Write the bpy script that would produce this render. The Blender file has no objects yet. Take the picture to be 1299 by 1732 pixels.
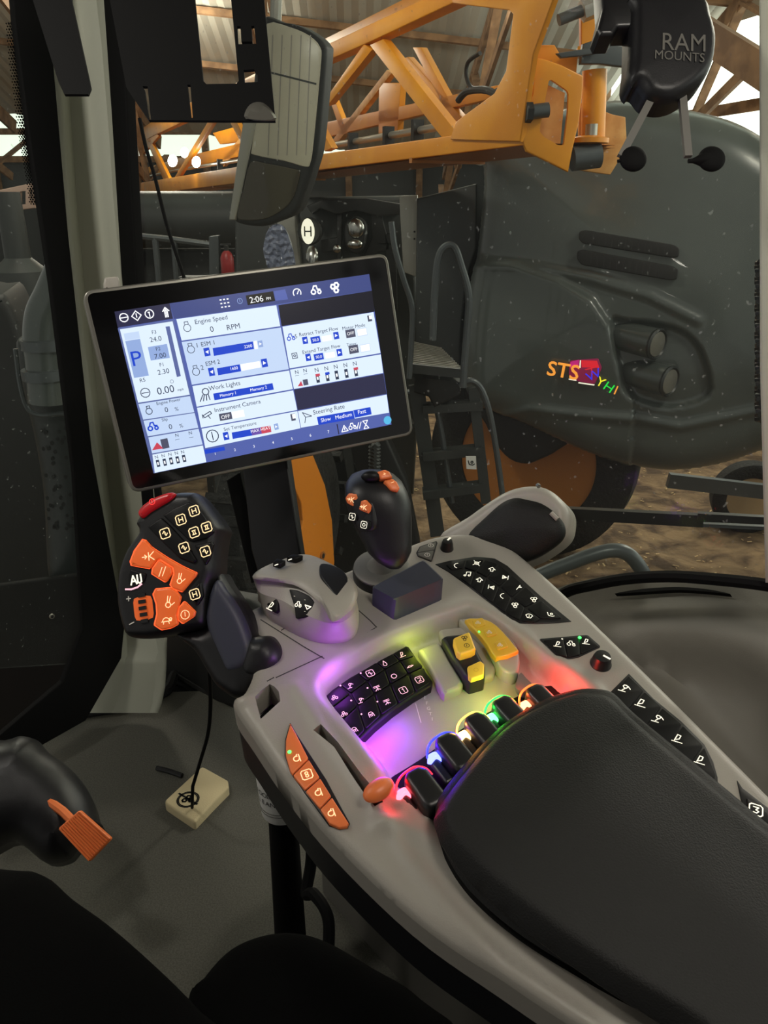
import bpy, bmesh, math, random
import numpy as np
from mathutils import Vector, Matrix, noise
from mathutils.geometry import delaunay_2d_cdt

random.seed(7)
SC = bpy.context.scene
COL = SC.collection
CZ = 2.85                      # eye height above the barn ground
F = 1308.0                     # focal length in pixels of a 1299x1732 frame
PITCH = math.radians(22)
CAM = Vector((0, 0, CZ))
AX = Vector((1, 0, 0)); AF = Vector((0, math.cos(PITCH), -math.sin(PITCH))); AU = Vector((0, math.sin(PITCH), math.cos(PITCH)))

# ---------------------------------------------------------------- camera
cd = bpy.data.cameras.new('camera'); cam = bpy.data.objects.new('camera', cd); COL.objects.link(cam)
cam.location = CAM; cam.rotation_euler = (math.radians(90) - PITCH, 0, 0)
cd.sensor_fit = 'VERTICAL'; cd.sensor_height = 36; cd.lens = 36 * F / 1732; cd.clip_start = .02; cd.clip_end = 200
SC.camera = cam
SC.view_settings.view_transform = 'Standard'; SC.view_settings.look = 'None'
SC.view_settings.exposure = 0.0; SC.view_settings.gamma = 1; SC.view_settings.use_curve_mapping = False

# ---------------------------------------------------------------- world and lights
W = bpy.data.worlds.new('world'); SC.world = W; W.use_nodes = True
bg = W.node_tree.nodes['Background']; bg.inputs[0].default_value = (1.0, .97, .9, 1); bg.inputs[1].default_value = .35

def area(name, loc, target, size, power, color=(1, 1, 1), size_y=None, spread=180):
    l = bpy.data.lights.new(name, 'AREA'); l.energy = power; l.color = color
    l.shape = 'RECTANGLE'; l.size = size; l.size_y = size_y or size; l.spread = math.radians(spread)
    o = bpy.data.objects.new(name, l); COL.objects.link(o); o.location = loc
    o.rotation_euler = (Vector(target) - Vector(loc)).to_track_quat('-Z', 'Y').to_euler()
    return o
def point(name, loc, power, color, r=.011):
    l = bpy.data.lights.new(name, 'POINT'); l.energy = power; l.color = color; l.shadow_soft_size = r
    o = bpy.data.objects.new(name, l); COL.objects.link(o); o.location = loc; return o

BARN_FILLS = [((2.9, 3.0, 4.7), 150), ((-1.6, 4.2, 4.9), 130), ((1.2, 9.5, 5.2), 260), ((-3.5, 13, 5.2), 320), ((5.0, 8.0, 5.0), 160)]
DOME = (.34, .18, CZ + .375); PILLAR_FILL = (-.60, .52, CZ + .375)

for p_, e_ in BARN_FILLS: point('barn_fill_light', p_, e_, (1, .93, .8), .25)  # unseen fill lights added to brighten the barn roof and machines
area('dome_lamp_light', DOME, (.14, .60, CZ - .5), .16, 4.4, (1, .93, .82))
area('pillar_fill_light', PILLAR_FILL, (-.34, 1.25, CZ - .30), .12, 4.2, (1, .95, .86))  # added fill light that brightens the pillar and console

# ---------------------------------------------------------------- helpers: picture geometry
def ray(px, py):
    return (AX * (px - 649.5) + AU * (866 - py) + AF * F).normalized()
def hit(px, py, o, n):
    d = ray(px, py); return CAM + d * ((o - CAM).dot(n) / d.dot(n))
def atd(px, py, depth):
    d = ray(px, py); return CAM + d * (depth / d.dot(AF))
def aty(px, py, y):
    d = ray(px, py); return CAM + d * (y / d.y)
def atz(px, py, z):
    d = ray(px, py); return CAM + d * ((z - CZ) / d.z)
def R(x, y, z): return Vector((x, y, CZ + z))
def C(x0, y0, s):
    return lambda *p: [(x0 + s * a, y0 + s * b) for a, b in p]
C2 = C(500, 0, .6151); C3 = C(130, 420, .4542); C4 = C(700, 300, .4611); C5 = C(170, 800, .3464); C6 = C(540, 740, .3541)
C7 = C(460, 1000, .3849); C8 = C(740, 880, .4303); C9 = C(230, 200, .254); CB = C(820, 60, .2309); CR = C(980, 0, .2456)
CP = C(660, 1040, .2309); CM = C(400, 920, .1848); CL = C(0, 1100, .4619); CS = C(400, 1250, .3079); C1 = C(0, 0, .4619); CW = C(0, 250, .5774)
CQ = C(350, 300, .3849)

class Fr:
    def __init__(s, o, n, up=(0, 0, 1)):
        s.o = Vector(o); s.n = Vector(n).normalized(); up = Vector(up)
        s.v = (up - s.n * up.dot(s.n)).normalized(); s.u = s.v.cross(s.n)
    def px(s, x, y, h=0):
        p = hit(x, y, s.o + s.n * h, s.n) - s.o
        return (p.dot(s.u), p.dot(s.v))
    def pxs(s, pts, h=0): return [s.px(x, y, h) for x, y in pts]
    def w(s, u, v, h=0): return s.o + s.u * u + s.v * v + s.n * h
    def wp(s, x, y, h=0): return s.w(*s.px(x, y, h), h)
    def scale(s, x, y, h=0):
        a = Vector(s.px(x - 2, y, h)); b = Vector(s.px(x + 2, y, h)); return (b - a).length / 4

def cat(pts, k=4, closed=True):
    n = len(pts); out = []
    if closed: P = lambda i: pts[i % n]
    else: P = lambda i: pts[max(0, min(n - 1, i))]
    for i in range(n if closed else n - 1):
        p0, p1, p2, p3 = (np.array(P(i + j), float) for j in (-1, 0, 1, 2))
        for t in range(k):
            t /= k
            out.append(tuple(.5 * (2 * p1 + (p2 - p0) * t + (2 * p0 - 5 * p1 + 4 * p2 - p3) * t * t + (3 * p1 - p0 - 3 * p2 + p3) * t ** 3)))
    if not closed: out.append(tuple(pts[-1]))
    return out
def roundc(pts, r=.25, k=4):
    """polygon with its corners cut round (r: share of the shorter edge, or list)"""
    n = len(pts); out = []
    for i in range(n):
        p, a, b = np.array(pts[i], float), np.array(pts[i - 1], float), np.array(pts[(i + 1) % n], float)
        m = min(np.linalg.norm(a - p), np.linalg.norm(b - p)) * (r[i] if isinstance(r, (list, tuple)) else r)
        A = p + (a - p) / max(1e-9, np.linalg.norm(a - p)) * m; B = p + (b - p) / max(1e-9, np.linalg.norm(b - p)) * m
        for t in range(k + 1):
            t /= k; out.append(tuple((1 - t) ** 2 * A + 2 * t * (1 - t) * p + t * t * B))
    return out
def dens(pts, step, closed=True):
    out = []; n = len(pts)
    for i in range(n if closed else n - 1):
        a, b = np.array(pts[i], float), np.array(pts[(i + 1) % n], float)
        k = max(1, int(math.ceil(np.linalg.norm(b - a) / step)))
        for t in range(k): out.append(tuple(a + (b - a) * t / k))
    if not closed: out.append(tuple(pts[-1]))
    return out
def resamp(pts, n):
    P = [np.array(p, float) for p in pts] + [np.array(pts[0], float)]
    L = [0]
    for i in range(len(P) - 1): L.append(L[-1] + np.linalg.norm(P[i + 1] - P[i]))
    out = []; j = 0
    for i in range(n):
        s = L[-1] * i / n
        while L[j + 1] < s: j += 1
        t = (s - L[j]) / max(1e-12, L[j + 1] - L[j]); out.append(tuple(P[j] + (P[j + 1] - P[j]) * t))
    return out
def parea(p):
    return sum(p[i][0] * p[(i + 1) % len(p)][1] - p[(i + 1) % len(p)][0] * p[i][1] for i in range(len(p))) / 2
def ccw(p): return list(p) if parea(p) > 0 else list(p)[::-1]
def inset(p, d):
    p = ccw(p); n = len(p); out = []
    for i in range(n):
        a, b, c = (np.array(p[(i + j) % n], float) for j in (-1, 0, 1))
        e1 = b - a; e2 = c - b; l1 = np.linalg.norm(e1); l2 = np.linalg.norm(e2)
        if l1 < 1e-9 or l2 < 1e-9: out.append(tuple(b)); continue
        n1 = np.array((-e1[1], e1[0])) / l1; n2 = np.array((-e2[1], e2[0])) / l2
        m = n1 + n2; q = max(.5, m.dot(m) / 2)
        out.append(tuple(b + m / q * d))
    return out
def pip(P, poly):
    P = np.asarray(P, float); q = np.asarray(poly, float); x, y = P[:, 0], P[:, 1]
    ins = np.zeros(len(P), bool); a = q; b = np.roll(q, -1, 0)
    for (x1, y1), (x2, y2) in zip(a, b):
        if y1 == y2: continue
        c = ((y1 > y) != (y2 > y)) & (x < (x2 - x1) * (y - y1) / (y2 - y1) + x1); ins ^= c
    return ins
def dist(P, line, closed=True):
    P = np.asarray(P, float); q = np.asarray(line, float); best = np.full(len(P), 1e9)
    m = len(q)
    for i in range(m if closed else m - 1):
        a = q[i]; e = q[(i + 1) % m] - a; L = e.dot(e)
        if L < 1e-14: continue
        t = np.clip(((P - a) @ e) / L, 0, 1); dd = P - a - t[:, None] * e
        best = np.minimum(best, np.hypot(dd[:, 0], dd[:, 1]))
    return best
def sst(x): x = np.clip(x, 0, 1); return x * x * (3 - 2 * x)

# ---------------------------------------------------------------- helpers: materials
def lin(c):
    f = lambda v: v / 12.92 if v <= .04045 else ((v + .055) / 1.055) ** 2.4
    return tuple(f(v / 255) for v in c) + (1,)
MATS = {}
def mat(name, col=(128, 128, 128), rough=.5, metal=0, bump=0, bscale=300, col2=None, cscale=20, emit=0, ecol=None, spec=.5, coat=0, cthr=(.4, .6), distort=0, tex='NOISE'):
    if name in MATS: return MATS[name]
    m = bpy.data.materials.new(name); m.use_nodes = True; nt = m.node_tree; b = nt.nodes['Principled BSDF']
    b.inputs['Base Color'].default_value = lin(col); b.inputs['Roughness'].default_value = rough; b.inputs['Metallic'].default_value = metal
    b.inputs['Specular IOR Level'].default_value = spec; b.inputs['Coat Weight'].default_value = coat
    tc = nt.nodes.new('ShaderNodeTexCoord')
    if col2:
        n = nt.nodes.new('ShaderNodeTexNoise'); n.inputs['Scale'].default_value = cscale; n.inputs['Detail'].default_value = 6; n.inputs['Distortion'].default_value = distort
        r = nt.nodes.new('ShaderNodeValToRGB'); r.color_ramp.elements[0].color = lin(col); r.color_ramp.elements[1].color = lin(col2)
        r.color_ramp.elements[0].position = cthr[0]; r.color_ramp.elements[1].position = cthr[1]
        nt.links.new(tc.outputs['Object'], n.inputs['Vector']); nt.links.new(n.outputs['Fac'], r.inputs[0]); nt.links.new(r.outputs[0], b.inputs['Base Color'])
    if bump:
        n = nt.nodes.new('ShaderNodeTexNoise'); n.inputs['Scale'].default_value = bscale; n.inputs['Detail'].default_value = 3
        bp = nt.nodes.new('ShaderNodeBump'); bp.inputs['Strength'].default_value = bump; bp.inputs['Distance'].default_value = .001 if bscale > 60 else .02
        nt.links.new(tc.outputs['Object'], n.inputs['Vector']); nt.links.new(n.outputs['Fac'], bp.inputs['Height']); nt.links.new(bp.outputs[0], b.inputs['Normal'])
    if emit:
        b.inputs['Emission Color'].default_value = lin(ecol or col); b.inputs['Emission Strength'].default_value = emit
    MATS[name] = m; return m
def glassmat(name, tint, f0=.03, dust=0):
    m = bpy.data.materials.new(name); m.use_nodes = True; nt = m.node_tree; nt.nodes.clear()
    N = nt.nodes.new; L = nt.links.new
    out = N('ShaderNodeOutputMaterial'); tr = N('ShaderNodeBsdfTransparent'); gl = N('ShaderNodeBsdfGlossy'); mx = N('ShaderNodeMixShader'); fr = N('ShaderNodeFresnel')
    tr.inputs[0].default_value = tint; gl.inputs['Roughness'].default_value = .01; fr.inputs[0].default_value = 1.05
    L(fr.outputs[0], mx.inputs[0]); L(tr.outputs[0], mx.inputs[1]); L(gl.outputs[0], mx.inputs[2])
    if dust:
        df = N('ShaderNodeBsdfDiffuse'); df.inputs[0].default_value = lin((200, 205, 200)); m2 = N('ShaderNodeMixShader'); tc = N('ShaderNodeTexCoord')
        vo = N('ShaderNodeTexNoise'); vo.inputs['Scale'].default_value = 160; vo.inputs['Detail'].default_value = 1
        r = N('ShaderNodeValToRGB'); r.color_ramp.elements[0].position = .725; r.color_ramp.elements[0].color = (.012, .012, .012, 1); r.color_ramp.elements[1].position = .79; r.color_ramp.elements[1].color = (dust, dust, dust, 1)
        L(tc.outputs['Object'], vo.inputs['Vector']); L(vo.outputs['Fac'], r.inputs[0]); L(r.outputs[0], m2.inputs[0]); L(mx.outputs[0], m2.inputs[1]); L(df.outputs[0], m2.inputs[2]); L(m2.outputs[0], out.inputs[0])
    else: L(mx.outputs[0], out.inputs[0])
    MATS[name] = m; return m

# ---------------------------------------------------------------- helpers: meshes
ORG = {}
GL = {}
def glyph(s):
    if s in GL: return GL[s]
    c = bpy.data.curves.new('t', 'FONT'); c.body = s; c.size = 1; c.align_x = 'CENTER'; c.align_y = 'CENTER'; c.offset = 0; c.resolution_u = 3
    o = bpy.data.objects.new('t', c); COL.objects.link(o); bpy.context.view_layer.update()
    me = o.to_mesh(); vs = [tuple(v.co[:2]) for v in me.vertices]; fs = [tuple(p.vertices) for p in me.polygons]
    o.to_mesh_clear(); bpy.data.objects.remove(o); bpy.data.curves.remove(c)
    ys = [v[1] for v in vs] or [0]; cy = (max(ys) + min(ys)) / 2
    GL[s] = ([(x, y - cy) for x, y in vs], fs); return GL[s]

class MB:
    def __init__(s): s.v = []; s.f = []; s.m = []; s.mats = []
    def mi(s, m):
        m = MATS[m] if isinstance(m, str) else m
        if m not in s.mats: s.mats.append(m)
        return s.mats.index(m)
    def add(s, vs, fs, m):
        o = len(s.v); k = s.mi(m); s.v += [Vector(v) for v in vs]
        for f in fs: s.f.append(tuple(i + o for i in f)); s.m.append(k)
        return s
    def slab(s, fr, pts, h0, h1, m, bev=0, holes=(), k=3, mtop=None):
        pts = ccw(pts); n = len(pts); levels = [(h0, 0)]
        if bev:
            for i in range(k + 1):
                a = math.pi / 2 * i / k; levels.append((h1 - bev + bev * math.sin(a), bev * (1 - math.cos(a))))
        else: levels.append((h1, 0))
        if h1 < h0: levels = [(h0, 0), (h1, 0)]
        vs = []; fs = []
        for h, d in levels:
            q = inset(pts, d) if d else pts
            vs += [fr.w(x, y, h) for x, y in q]
        for l in range(len(levels) - 1):
            for i in range(n):
                j = (i + 1) % n; fs.append((l * n + i, l * n + j, (l + 1) * n + j, (l + 1) * n + i))
        s.add(vs, fs, m)
        top = inset(pts, bev) if bev else pts
        s.cap(fr, top, levels[-1][0], mtop or m, holes); s.cap(fr, pts, h0, m, holes)
        for hl in holes:
            hl = ccw(hl); q = len(hl)
            s.add([fr.w(x, y, h0) for x, y in hl] + [fr.w(x, y, levels[-1][0]) for x, y in hl], [(i, (i + 1) % q, q + (i + 1) % q, q + i) for i in range(q)], m)
        return s
    def cap(s, fr, pts, h, m, holes=()):
        vs = [Vector(p) for p in pts]; ed = [(i, (i + 1) % len(pts)) for i in range(len(pts))]
        for hl in holes:
            o = len(vs); vs += [Vector(p) for p in hl]; ed += [(o + i, o + (i + 1) % len(hl)) for i in range(len(hl))]
        v, e, f, *_ = delaunay_2d_cdt(vs, ed, [], 0, 1e-7)
        if not f: return s
        c = np.array([((v[a][0] + v[b][0] + v[d][0]) / 3, (v[a][1] + v[b][1] + v[d][1]) / 3) for a, b, d in f])
        keep = pip(c, pts)
        for hl in holes: keep &= ~pip(c, hl)
        s.add([fr.w(p[0], p[1], h) for p in v], [tuple(t) for t, k in zip(f, keep) if k], m); return s
    def relief(s, fr, pts, hfun, step, m, back=None, holes=(), hole_depth=.02, hole_mat=None, rings=()):
        raw = ccw(pts); pts = dens(raw, step); P = np.array(pts)
        x0, y0 = P.min(0); x1, y1 = P.max(0)
        gx, gy = np.meshgrid(np.arange(x0, x1, step), np.arange(y0, y1, step)); gx[1::2] += step / 2
        G = np.c_[gx.ravel(), gy.ravel()]
        G = G[pip(G, pts)]; G = G[dist(G, pts) > step * .45]
        for hl in holes:
            G = G[~pip(G, hl)]; G = G[dist(G, hl) > step * .3]
        for rg in rings:
            q = np.array(inset(pts, rg)); q = q[pip(q, pts)]; q = q[dist(q, pts) > rg * .93]
            dd = dist(G, pts); G = G[np.abs(dd - rg) > step * .35]
            for hl in holes: q = q[~pip(q, hl)]; q = q[dist(q, hl) > step * .3]
            G = np.r_[G, q]
        vs = [Vector(p) for p in pts]; ed = [(i, (i + 1) % len(pts)) for i in range(len(pts))]
        hh = [dens(ccw(h), step) for h in holes]
        for hl in hh:
            o = len(vs); vs += [Vector(p) for p in hl]; ed += [(o + i, o + (i + 1) % len(hl)) for i in range(len(hl))]
        vs += [Vector((float(a), float(b))) for a, b in G]
        v, e, f, *_ = delaunay_2d_cdt(vs, ed, [], 0, 1e-7)
        c = np.array([((v[a][0] + v[b][0] + v[d][0]) / 3, (v[a][1] + v[b][1] + v[d][1]) / 3) for a, b, d in f])
        keep = pip(c, pts)
        for hl in hh: keep &= ~pip(c, hl)
        V = np.array([tuple(p) for p in v]); H = hfun(V)
        s.add([fr.w(a, b, h) for (a, b), h in zip(V, H)], [tuple(t) for t, k in zip(f, keep) if k], m)
        if back is not None:
            Hb = hfun(P); n = len(pts)
            s.add([fr.w(a, b, h) for (a, b), h in zip(P, Hb)] + [fr.w(a, b, back) for a, b in P], [(i, (i + 1) % n, n + (i + 1) % n, n + i) for i in range(n)], m)
            s.cap(fr, pts, back, m)
        for hl in hh:
            Q = np.array(hl); Hb = hfun(Q); n = len(hl)
            s.add([fr.w(a, b, h) for (a, b), h in zip(Q, Hb)] + [fr.w(a, b, h - hole_depth) for (a, b), h in zip(Q, Hb)], [(i, (i + 1) % n, n + (i + 1) % n, n + i) for i in range(n)], m)
            s.cap(fr, hl, float(Hb.mean()) - hole_depth, hole_mat or m)
        return s
    def puffy(s, fr, pts, h0, T, r, step, m, back=None, bulge=0):
        """a pad with rounded edge: rises T above h0 within r of the outline, plus a gentle crown"""
        pts = ccw(pts)
        def hf(P):
            d = dist(P, pts); t = np.clip(d / r, 0, 1); mx = max(1e-6, float(d.max()))
            return h0 + T * np.sqrt(np.clip(1 - (1 - t) ** 2, 0, 1)) + bulge * sst(d / mx)
        return s.relief(fr, pts, hf, step, m, back, rings=[r * k for k in (.06, .2, .42, .7, 1.0)])
    def stack(s, loops, m, n=48, cap=True):
        L = [resamp(l, n) for l in loops]; vs = [p for l in L for p in l]; fs = []
        for k in range(len(L) - 1):
            for i in range(n):
                j = (i + 1) % n; fs.append((k * n + i, k * n + j, (k + 1) * n + j, (k + 1) * n + i))
        for k in ((0, len(L) - 1) if cap else ()):
            c = len(vs); vs.append(tuple(np.mean([np.array(p) for p in L[k]], 0))); fs += [(k * n + i, k * n + (i + 1) % n, c) for i in range(n)]
        return s.add(vs, fs, m)
    def tube(s, pts, r, m, seg=10, cap=True, flat=None):
        P = [Vector(p) for p in pts]; n = len(P); rr = r if isinstance(r, (list, tuple)) else [r] * n
        vs = []; fs = []; pr = None
        for i in range(n):
            t = ((P[min(n - 1, i + 1)] - P[i]).normalized() + (P[i] - P[max(0, i - 1)]).normalized()).normalized()
            a = t.orthogonal().normalized() if pr is None else (pr - t * pr.dot(t)).normalized()
            pr = a; b = t.cross(a)
            for k in range(seg):
                g = 2 * math.pi * k / seg; vs.append(P[i] + (a * math.cos(g) + b * math.sin(g)) * rr[i])
        for i in range(n - 1):
            for k in range(seg):
                j = (k + 1) % seg; fs.append((i * seg + k, i * seg + j, (i + 1) * seg + j, (i + 1) * seg + k))
        if cap: fs += [tuple(range(seg)), tuple(range((n - 1) * seg, n * seg))]
        return s.add(vs, fs, m)
    def lathe(s, base, axis, prof, m, seg=32, ref=None, sx=1):
        axis = Vector(axis).normalized(); a = axis.orthogonal().normalized() if ref is None else (Vector(ref) - axis * Vector(ref).dot(axis)).normalized(); b = axis.cross(a)
        vs = []; fs = []
        for r, h in prof:
            for k in range(seg):
                g = 2 * math.pi * k / seg; vs.append(Vector(base) + axis * h + (a * math.cos(g) * sx + b * math.sin(g)) * r)
        for i in range(len(prof) - 1):
            for k in range(seg):
                j = (k + 1) % seg; fs.append((i * seg + k, i * seg + j, (i + 1) * seg + j, (i + 1) * seg + k))
        fs += [tuple(range(seg)), tuple(range((len(prof) - 1) * seg, len(prof) * seg))]
        return s.add(vs, fs, m)
    def ell(s, c, ax, rad, m, su=20, sv=12):
        A = [Vector(a).normalized() for a in ax]; vs = []; fs = []
        for i in range(sv + 1):
            t = math.pi * i / sv
            for k in range(su):
                g = 2 * math.pi * k / su
                vs.append(Vector(c) + A[0] * rad[0] * math.sin(t) * math.cos(g) + A[1] * rad[1] * math.sin(t) * math.sin(g) + A[2] * rad[2] * math.cos(t))
        for i in range(sv):
            for k in range(su):
                j = (k + 1) % su; fs.append((i * su + k, i * su + j, (i + 1) * su + j, (i + 1) * su + k))
        return s.add(vs, fs, m)
    def box(s, c, ax, half, m):
        A = [Vector(a).normalized() for a in ax]; c = Vector(c); vs = [c + A[0] * half[0] * i + A[1] * half[1] * j + A[2] * half[2] * k for i in (-1, 1) for j in (-1, 1) for k in (-1, 1)]
        return s.add(vs, [(0, 1, 3, 2), (4, 6, 7, 5), (0, 4, 5, 1), (2, 3, 7, 6), (0, 2, 6, 4), (1, 5, 7, 3)], m)
    def beam(s, a, b, w, t, m, up=(0, 0, 1)):
        a, b = Vector(a), Vector(b); d = (b - a).normalized(); u = Vector(up); u = (u - d * u.dot(d)).normalized()
        return s.box((a + b) / 2, (d, u, d.cross(u)), ((b - a).length / 2, w / 2, t / 2), m)
    def text(s, fr, str_, u, v, h, size, m, rot=0, sx=1):
        vs, fs = glyph(str_); c, n = math.cos(rot) * size, math.sin(rot) * size
        return s.add([fr.w(u + x * sx * c - y * n, v + x * sx * n + y * c, h) for x, y in vs], fs, m)
    def ribbon(s, fr, pts, w, h, m, closed=False):
        n = len(pts)
        for i in range(n if closed else n - 1):
            a, b = np.array(pts[i], float), np.array(pts[(i + 1) % n], float); L = np.linalg.norm(b - a)
            if L < 1e-9: continue
            d = (b - a) / L; q = np.array((-d[1], d[0])) * w / 2; a = a - d * w * .3; b = b + d * w * .3
            s.add([fr.w(*(a - q), h), fr.w(*(b - q), h), fr.w(*(b + q), h), fr.w(*(a + q), h)], [(0, 1, 2, 3)], m)
        return s
    def icon(s, fr, px, py, spx, name, m, h, rot=0, wt=.17):
        z = fr.scale(px, py, h) * spx / 2; u, v = fr.px(px, py, h); r = math.radians(rot); c, n = math.cos(r) * z, math.sin(r) * z
        for st in ICONS[name]:
            if isinstance(st, str): s.text(fr, st, u, v, h, z * 1.7, m, r); continue
            s.ribbon(fr, [(u + x * c - y * n, v + x * n + y * c) for x, y in st], z * wt, h, m)
        return s
    def build(s, name, parent=None, smooth=True, ang=.6, merge=1e-6, **props):
        c = [min(p[i] for p in s.v) for i in range(3)]; d = [max(p[i] for p in s.v) for i in range(3)]
        org = Vector(((c[0] + d[0]) / 2, (c[1] + d[1]) / 2, c[2]))
        me = bpy.data.meshes.new(name); me.from_pydata([p - org for p in s.v], [], s.f)
        for m in s.mats: me.materials.append(m)
        me.polygons.foreach_set('material_index', s.m)
        bm = bmesh.new(); bm.from_mesh(me); bmesh.ops.remove_doubles(bm, verts=bm.verts, dist=merge); bmesh.ops.recalc_face_normals(bm, faces=bm.faces); bm.to_mesh(me); bm.free()
        if smooth:
            me.shade_smooth(); me.set_sharp_from_angle(angle=ang)
        o = bpy.data.objects.new(name, me); COL.objects.link(o)
        if parent: o.parent = parent; o.location = org - ORG[parent]
        else: o.location = org
        ORG[o] = org
        for k, v_ in props.items(): o[k] = v_
        return o

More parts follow.
